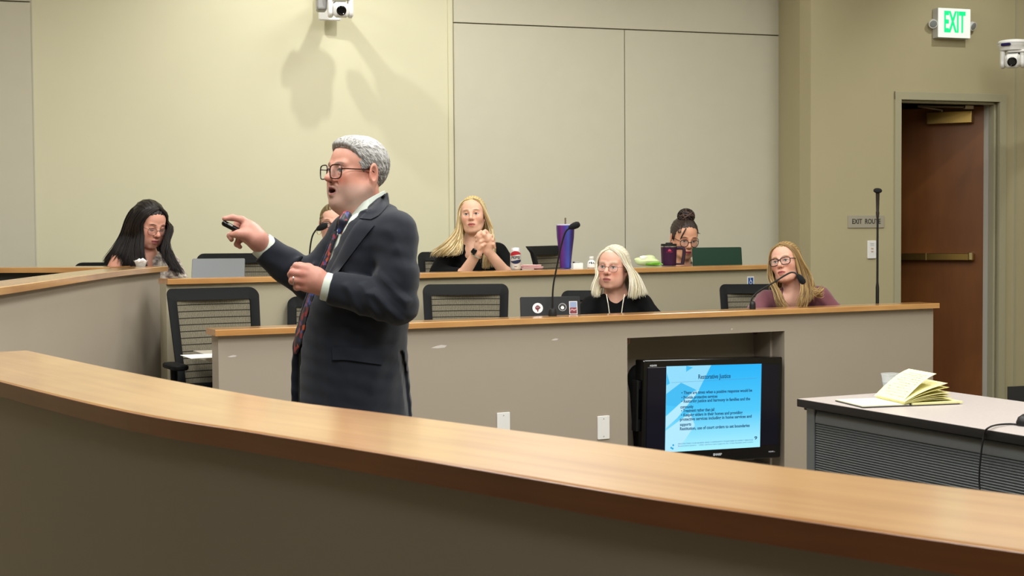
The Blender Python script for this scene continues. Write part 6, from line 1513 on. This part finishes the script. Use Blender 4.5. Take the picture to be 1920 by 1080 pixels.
s.specs(mat('thin_metal', '#3c3434', .3, .6), w=.0245, hh=.0170, r=.0010, yb=-.102, dz=-.004, rnd=.4)
for sx in (-1, 1):
    mb = MB(); mb.tube([w_(1154 + sx * 17, 552, -.115), w_(1154 + sx * 14, 568, -.155), w_(1154 + sx * 11, 590, -.165)], .0022, 6); local(mb.build('necklace', mat('pale_chain', '#e4ddcc', .4), s.root), s.root)

# ---- woman in the maroon jacket ----
Ym = 8.30
def r_(px, py, dy=0.0): return at(px, py, Ym + dy)
h = Head(r_(1474, 494), -30, 14, -12, 1.00, female=True, jaw=.88, nose=.98, lips='#a85a58', skin='#dba994', brow='#8a6a4c', iris='#3c3028', blush=0.39, eye=.9)
s = Sitter('woman in a maroon jacket and dark-framed glasses, leaning on the front bench', h, r_(1437, 568, .0), r_(1536, 560, .05), Vector((r_(1500, 600).x, 8.62, FL1 + .50)), FL1, '#dba994')
aw = [arm([s.shl, r_(1418, 590, -.06), r_(1425, 612, -.12), r_(1462, 606, -.17)], [.048, .044, .036, .026]), arm([s.shr, r_(1566, 592, .02), r_(1572, 612, .03), r_(1530, 606, -.02)], [.048, .044, .036, .026])]
s.body(aw, lambda F: (hand(F, aw[0][0][3], (1, -.3, 0), (0, 0, 1), .9, side=-1), hand(F, aw[1][0][3], (-1, -.3, 0), (0, 0, 1), .9)), [r_(1500, 660, -.3)], neck_r=.047)
M_MAR = mat('maroon_cloth', '#6a3a44', .85, sheen=.3, bump=.3, noise=.08, nscale=60)
def cut_m(F):
    F.cone(r_(1486, 538, -.045), r_(1490, 600, -.11), .060, .038, .010, 'sub')
s.cloth('jacket', M_MAR, aw, cut_m, chest=(.155, .11, .14), grow=.018, neck_r=.056, wr=.003); 
F = SDF(np.array(r_(1455, 640, -.1)) - .02, np.array(r_(1535, 540, .06)) + .05, .006); F.ell(r_(1490, 605, -.0), (.10, .075, .10), None, .02); local(F.mesh('blouse', M_BTOP, s.root), s.root)
legs(s.hip, FL1, 'trousers', M_TROU, s.root)
BR = ['#6f5636', '#8f7248', '#b3935e', '#cdb07a', '#7d6038']
s.cap(lambda x, y, z: np.minimum(.78 * y + .56 * z + .016, z + .11), ['#6b5232', '#b99a66'], .006, .0004, 3)
H_ = h.w
gl = [[H_((.0, -.060, .104)), H_((-.05, -.062, .082)), H_((-.078, -.05, .020)), r_(1443, 520, -.06), r_(1455, 545, -.13), r_(1462, 565, -.16), r_(1475, 580, -.16)],
      [H_((.0, -.04, .112)), H_((-.06, -.03, .080)), H_((-.084, -.02, .010)), r_(1447, 525, -.02), r_(1462, 550, -.12), r_(1470, 570, -.17), r_(1482, 582, -.18)],
      [H_((.0, -.02, .116)), H_((-.06, .01, .075)), H_((-.08, .01, .0)), r_(1452, 525, .0), r_(1452, 548, -.08), r_(1456, 565, -.14), r_(1460, 578, -.15)]]
gr = [[H_((.004, -.062, .104)), H_((.048, -.062, .080)), H_((.076, -.046, .020)), r_(1503, 525, -.10), r_(1505, 545, -.15), r_(1500, 562, -.18), r_(1492, 580, -.18)],
      [H_((.004, -.045, .110)), H_((.060, -.04, .078)), H_((.085, -.015, .010)), r_(1512, 522, -.06), r_(1514, 545, -.13), r_(1512, 565, -.17), r_(1508, 582, -.18)],
      [H_((.004, -.03, .116)), H_((.064, -.0, .078)), H_((.088, .01, .0)), r_(1520, 520, .0), r_(1522, 540, -.08), r_(1534, 545, -.10), r_(1546, 534, -.08)],
      [H_((.004, .02, .118)), H_((.055, .06, .070)), H_((.078, .05, .0)), r_(1518, 525, .05), r_(1528, 545, -.05), r_(1536, 556, -.08), r_(1545, 553, -.07)]]
gb = [[H_((-.02, .03, .115)), H_((-.06, .06, .07)), H_((-.075, .06, -.02)), r_(1452, 535, .08), r_(1455, 555, .05), r_(1455, 570, .02), r_(1455, 578, .0)],
      [H_((.0, .04, .118)), H_((.0, .11, .06)), H_((.0, .12, -.03)), r_(1485, 540, .14), r_(1488, 560, .12), r_(1488, 572, .10), r_(1488, 580, .08)],
      [H_((.02, .03, .115)), H_((.06, .06, .07)), H_((.075, .06, -.02)), r_(1512, 535, .10), r_(1520, 555, .06), r_(1525, 565, .03), r_(1528, 572, .0)]]
s.hairdo([dict(guides=gl, n=570, r=0.00119, pal=BR, seed=7, jit=.005, npt=20, wave=.004), dict(guides=gr, n=912, r=0.00119, pal=BR, seed=8, jit=.005, npt=20, wave=.004), dict(guides=gb, n=380, r=0.00158, pal=BR, seed=9, jit=.008)], 'long_hair')
s.specs(mat('tortoise', '#1c0f0e', .25), w=.0270, hh=.0200, r=.0027, yb=-.104, dz=-.001, rnd=.6)

# ---- woman with the hair bun (upper row) ----
Yc = 9.72
def c_(px, py, dy=0.0): return at(px, py, Yc + dy)
h = Head(c_(1283, 447), 14, -14, 3, 1.08, female=True, jaw=.9, nose=.95, lips='#9c4a50', skin='#d6a083', brow='#3a241c', iris='#2a1c16', blush=0.25, eye=.8)
s = Sitter('woman with a dark hair bun and round glasses looking down behind the green laptop', h, c_(1240, 520, .04), c_(1325, 518, .06), Vector((c_(1284, 520).x, 9.80, FL2 + .52)), FL2, '#d6a083')
aw = [arm([s.shl, c_(1228, 536, -.02), c_(1252, 530, -.14), c_(1275, 524, -.20)], [.044, .04, .034, .025]), arm([s.shr, c_(1340, 536, .0), c_(1325, 530, -.10), c_(1305, 524, -.18)], [.044, .04, .034, .025])]
s.body(aw, lambda F: (hand(F, aw[0][0][3], (.2, -1, 0), (0, 0, 1), .85), hand(F, aw[1][0][3], (-.2, -1, 0), (0, 0, 1), .85, side=-1)), [c_(1290, 555, -.4)], neck_r=.048)
s.cloth('patterned_top', mat('floral_cloth', '#2c2320', .8, c2='#c9b79a', nscale=70), aw, None, grow=.012, neck_r=.052, collar=.03); legs(s.hip, FL2, 'trousers', M_TROU, s.root)
DK = ['#1a1311', '#2b1f1b', '#3b2c26', '#4a3a33']
H_ = h.w
def bun(F, h):
    F.ell(h.w((0, .020, .135)), (.046, .044, .040), h.R, .008); F.ell(h.w((0, .05, .05)), (.072, .06, .07), h.R, .02)
s.cap(lambda x, y, z: np.minimum(np.minimum(.80 * y + .60 * z + .010, z + .065), 9), ['#1c1513', '#43342e'], .006, .0008, 4, bun)
rnd = np.random.RandomState(11); S, R_, Cc = [], [], []
for q in range(90):
    a0 = rnd.rand() * 6.28; tilt_ = rnd.randn(3); tilt_ /= np.linalg.norm(tilt_); u = np.cross(tilt_, (0, 0, 1.)); u /= np.linalg.norm(u); v = np.cross(tilt_, u); rad_ = .042 + .008 * rnd.rand()
    P = [tuple(H_(tuple(np.array((0, .02, .137)) + rad_ * (u * math.cos(a0 + k * .35) + v * math.sin(a0 + k * .35)) * np.array((1.08, 1.0, .92))))) for k in range(8)]
    S.append(P); R_.append(.0028); Cc.append(pick(rnd, ['#1a1311', '#3a2a26', '#5c4640', '#2b1f1b']))
for q in range(240):
    x0 = rnd.uniform(-.075, .075); P = []
    for k in range(8):
        t = k / 7; ang = math.asin(max(-1, min(1, x0 / .085))); 
        y = -.068 + .085 * t; zz = .082 + .045 * math.sin(t * 1.4); xx = x0 * (1 - t * .75); r_2 = ((xx / .081) ** 2 + ((y - .016) / .102) ** 2); zz = .038 + .0945 * math.sqrt(max(0.02, 1 - r_2)); P.append(tuple(H_((xx, y, zz))))
    S.append(P); R_.append(.0014); Cc.append(pick(rnd, DK))
for k0, (xs) in enumerate((-.036, -.032)):
    S.append([tuple(H_(p)) for p in ((xs + .005, -.083, .085), (xs - .012, -.094, .055), (xs - .022, -.094, .030), (xs - .026, -.090, .010))]); R_.append(.0022); Cc.append(np.array(rgb('#2b1f1b')))
local(tubes('hair_bun_strands', S, R_, Cc, s.root), s.root)
s.specs(mat('tortoise', '#1c0f0e', .25), w=.0245, hh=.0225, r=.0020, yb=-.104, dz=-.006, rnd=.1)

# ---- dark-haired woman at the left ----
Yl = 8.35
def l_(px, py, dy=0.0): return at(px, py, Yl + dy)
h = Head(l_(279, 421), 46, -17, 4, 1.06, female=True, jaw=.95, nose=1.0, lips='#b0646a', skin='#dfa590', brow='#3a2520', iris='#2a1c16', blush=0.44, eye=.6, closed=1, fat=.003)
s = Sitter('woman with long dark hair and glasses looking down, far left behind the curved bench', h, l_(226, 490, -.02), l_(318, 497, .10), Vector((l_(272, 500).x, 8.48, FL2 + .52)), FL2, '#dfa590')
aw = [arm([s.shl, l_(206, 530, -.05), l_(236, 548, -.15), l_(276, 543, -.22)], [.056, .050, .038, .027]), arm([s.shr, l_(340, 535, .02), l_(335, 548, -.12), l_(305, 543, -.22)], [.052, .046, .036, .027])]
s.body(aw, lambda F: (hand(F, aw[0][0][3], (.6, -1, 0), (0, 0, 1), .88), hand(F, aw[1][0][3], (-.3, -1, 0), (0, 0, 1), .88, side=-1)), [l_(290, 560, -.45)], neck_r=.050)
def cut_l(F):
    F.cone(l_(281, 474, -.10), l_(286, 503, -.15), .050, .014, .010, 'sub')
    F.cone(l_(190, 492, -.1), l_(226, 498, -.0), .082, .050, .01, 'sub')
s.cloth('sleeveless_top', mat('print_cloth', '#d9cfc0', .8, c2='#4e3a44', nscale=38), [arm([s.shr, l_(334, 525, .02)], [.05, .048])], cut_l, grow=.010, neck_r=.058); legs(s.hip, FL2, 'trousers', M_TROU, s.root)
BK = ['#0d0b0c', '#161214', '#211a1a', '#2b2120']
s.cap(lambda x, y, z: np.minimum(.78 * y + .56 * z + .014, z + .11), ['#0e0c0d', '#2a2222'], .008, .001, 5)
H_ = h.w
gl = [[H_((.004, -.060, .106)), H_((-.045, -.066, .086)), H_((-.076, -.056, .020)), l_(267, 440, -.10), l_(266, 465, -.13), l_(270, 490, -.14), l_(282, 515, -.14)],
      [H_((.004, -.04, .114)), H_((-.062, -.035, .085)), H_((-.092, -.02, .010)), l_(254, 445, -.06), l_(250, 470, -.10), l_(252, 492, -.12), l_(262, 515, -.12)],
      [H_((.004, .0, .122)), H_((-.065, .01, .082)), H_((-.094, .02, .0)), l_(238, 440, .0), l_(228, 462, -.04), l_(215, 480, -.06), l_(203, 498, -.05)],
      [H_((.004, .04, .122)), H_((-.055, .08, .070)), H_((-.075, .10, .0)), l_(228, 440, .06), l_(215, 462, .04), l_(202, 480, .03), l_(190, 496, .03)]]
gr = [[H_((.008, -.062, .106)), H_((.050, -.064, .080)), H_((.076, -.052, .030)), l_(318, 425, -.04), l_(312, 448, -.08), l_(306, 465, -.11), l_(305, 490, -.12)],
      [H_((.008, -.045, .112)), H_((.060, -.045, .080)), H_((.088, -.02, .030)), l_(321, 430, -.0), l_(313, 455, -.08), l_(318, 480, -.10), l_(328, 515, -.12)],
      [H_((.008, -.02, .118)), H_((.062, -.0, .080)), H_((.090, .01, .020)), l_(316, 432, .02), l_(310, 458, -.04), l_(328, 490, -.06), l_(348, 520, -.09)],
      [H_((.008, .0, .118)), H_((.055, .05, .070)), H_((.070, .05, .0)), l_(305, 440, .08), l_(300, 465, .02), l_(312, 490, -.02), l_(330, 520, -.04)]]
gb = [[H_((-.02, .03, .118)), H_((-.06, .07, .07)), H_((-.08, .07, -.02)), l_(232, 450, .08), l_(225, 475, .06), l_(215, 490, .04), l_(205, 500, .04)],
      [H_((.0, .04, .120)), H_((.0, .115, .06)), H_((.0, .125, -.03)), l_(255, 450, .14), l_(255, 480, .14), l_(255, 495, .13), l_(255, 505, .12)],
      [H_((.02, .03, .118)), H_((.06, .07, .07)), H_((.075, .07, -.02)), l_(295, 455, .12), l_(300, 480, .10), l_(305, 495, .10), l_(310, 505, .10)]]
s.hairdo([dict(guides=gl, n=1425, r=0.00139, pal=BK, seed=12, jit=.005, npt=20, wave=.002), dict(guides=gr, n=912, r=0.00139, pal=BK, seed=13, jit=.005, npt=20, wave=.003), dict(guides=gb, n=494, r=0.00198, pal=BK, seed=14, jit=.008)], 'long_hair')
s.specs(mat('thin_metal', '#3c3434', .3, .6), w=.0245, hh=.0195, r=.0011, yb=-.104, dz=-.008, rnd=.4)

# ---- the person half hidden behind the speaker ----
Yh = 8.85
def k_(px, py, dy=0.0): return at(px, py, Yh + dy)
h = Head(k_(624, 421), 4, 0, 2, .98, female=True, jaw=.92, nose=.95, lips='#b0605a', skin='#e0ad98', brow='#6a4c38', iris='#3a2c22', blush=0.39)
s = Sitter('person in a white top and patterned glasses, mostly hidden behind the standing man', h, k_(583, 500, .03), k_(672, 500, .03), Vector((k_(627, 500).x, 8.95, FL2 + .52)), FL2, '#e0ad98')
aw = [arm([s.shl, k_(572, 530, .0), k_(588, 540, -.15), k_(615, 535, -.24)], [.046, .042, .036, .026]), arm([s.shr, k_(685, 530, .0), k_(668, 540, -.15), k_(645, 535, -.24)], [.046, .042, .036, .026])]
s.body(aw, lambda F: (hand(F, aw[0][0][3], (.3, -1, 0), (0, 0, 1), .85), hand(F, aw[1][0][3], (-.3, -1, 0), (0, 0, 1), .85, side=-1)), [k_(630, 560, -.45)])
s.cloth('white_top', mat('white_cloth', '#dfe2e6', .8, bump=.2), aw, None, grow=.012, neck_r=.054); legs(s.hip, FL2, 'trousers', M_TROU, s.root)
s.cap(lambda x, y, z: np.minimum(.80 * y + .60 * z + .006, z + .07), ['#4a3c28', '#86714a'], .006, .001, 6, lambda F, h: F.ell(h.w((0, .10, -.04)), (.035, .035, .045), h.R, .02))
rnd = np.random.RandomState(21); S, R_, Cc = [], [], []
for q in range(260):
    x0 = rnd.uniform(-.078, .078); P = []
    for k in range(8):
        t = k / 7; y = -.066 + .12 * t; xx = x0 * (1 + t * .02); r_2 = (xx / .0815) ** 2 + ((y - .016) / .102) ** 2; P.append(tuple(h.w((xx, y, .038 + .0945 * math.sqrt(max(0.001, 1 - r_2))))))
    S.append(P); R_.append(.0013); Cc.append(pick(rnd, ['#4a3c28', '#6b5738', '#8d7850', '#a89468']))
local(tubes('hair_strands', S, R_, Cc, s.root), s.root)
s.specs(mat('tortoise', '#1c0f0e', .25), w=.0255, hh=.0175, r=.0020, yb=-.103, dz=-.001, rnd=.5)
mb = MB(); q = h.w((-.083, .005, -.048)); mb.tube([q + h.R @ Vector((math.cos(k * .45) * .013, 0, math.sin(k * .45) * .016)) for k in range(14)], .0016, 6, closed=True); local(mb.build('earring', mat('gold', '#a98a4e', .3, 1.0), s.root, smooth=True), s.root)
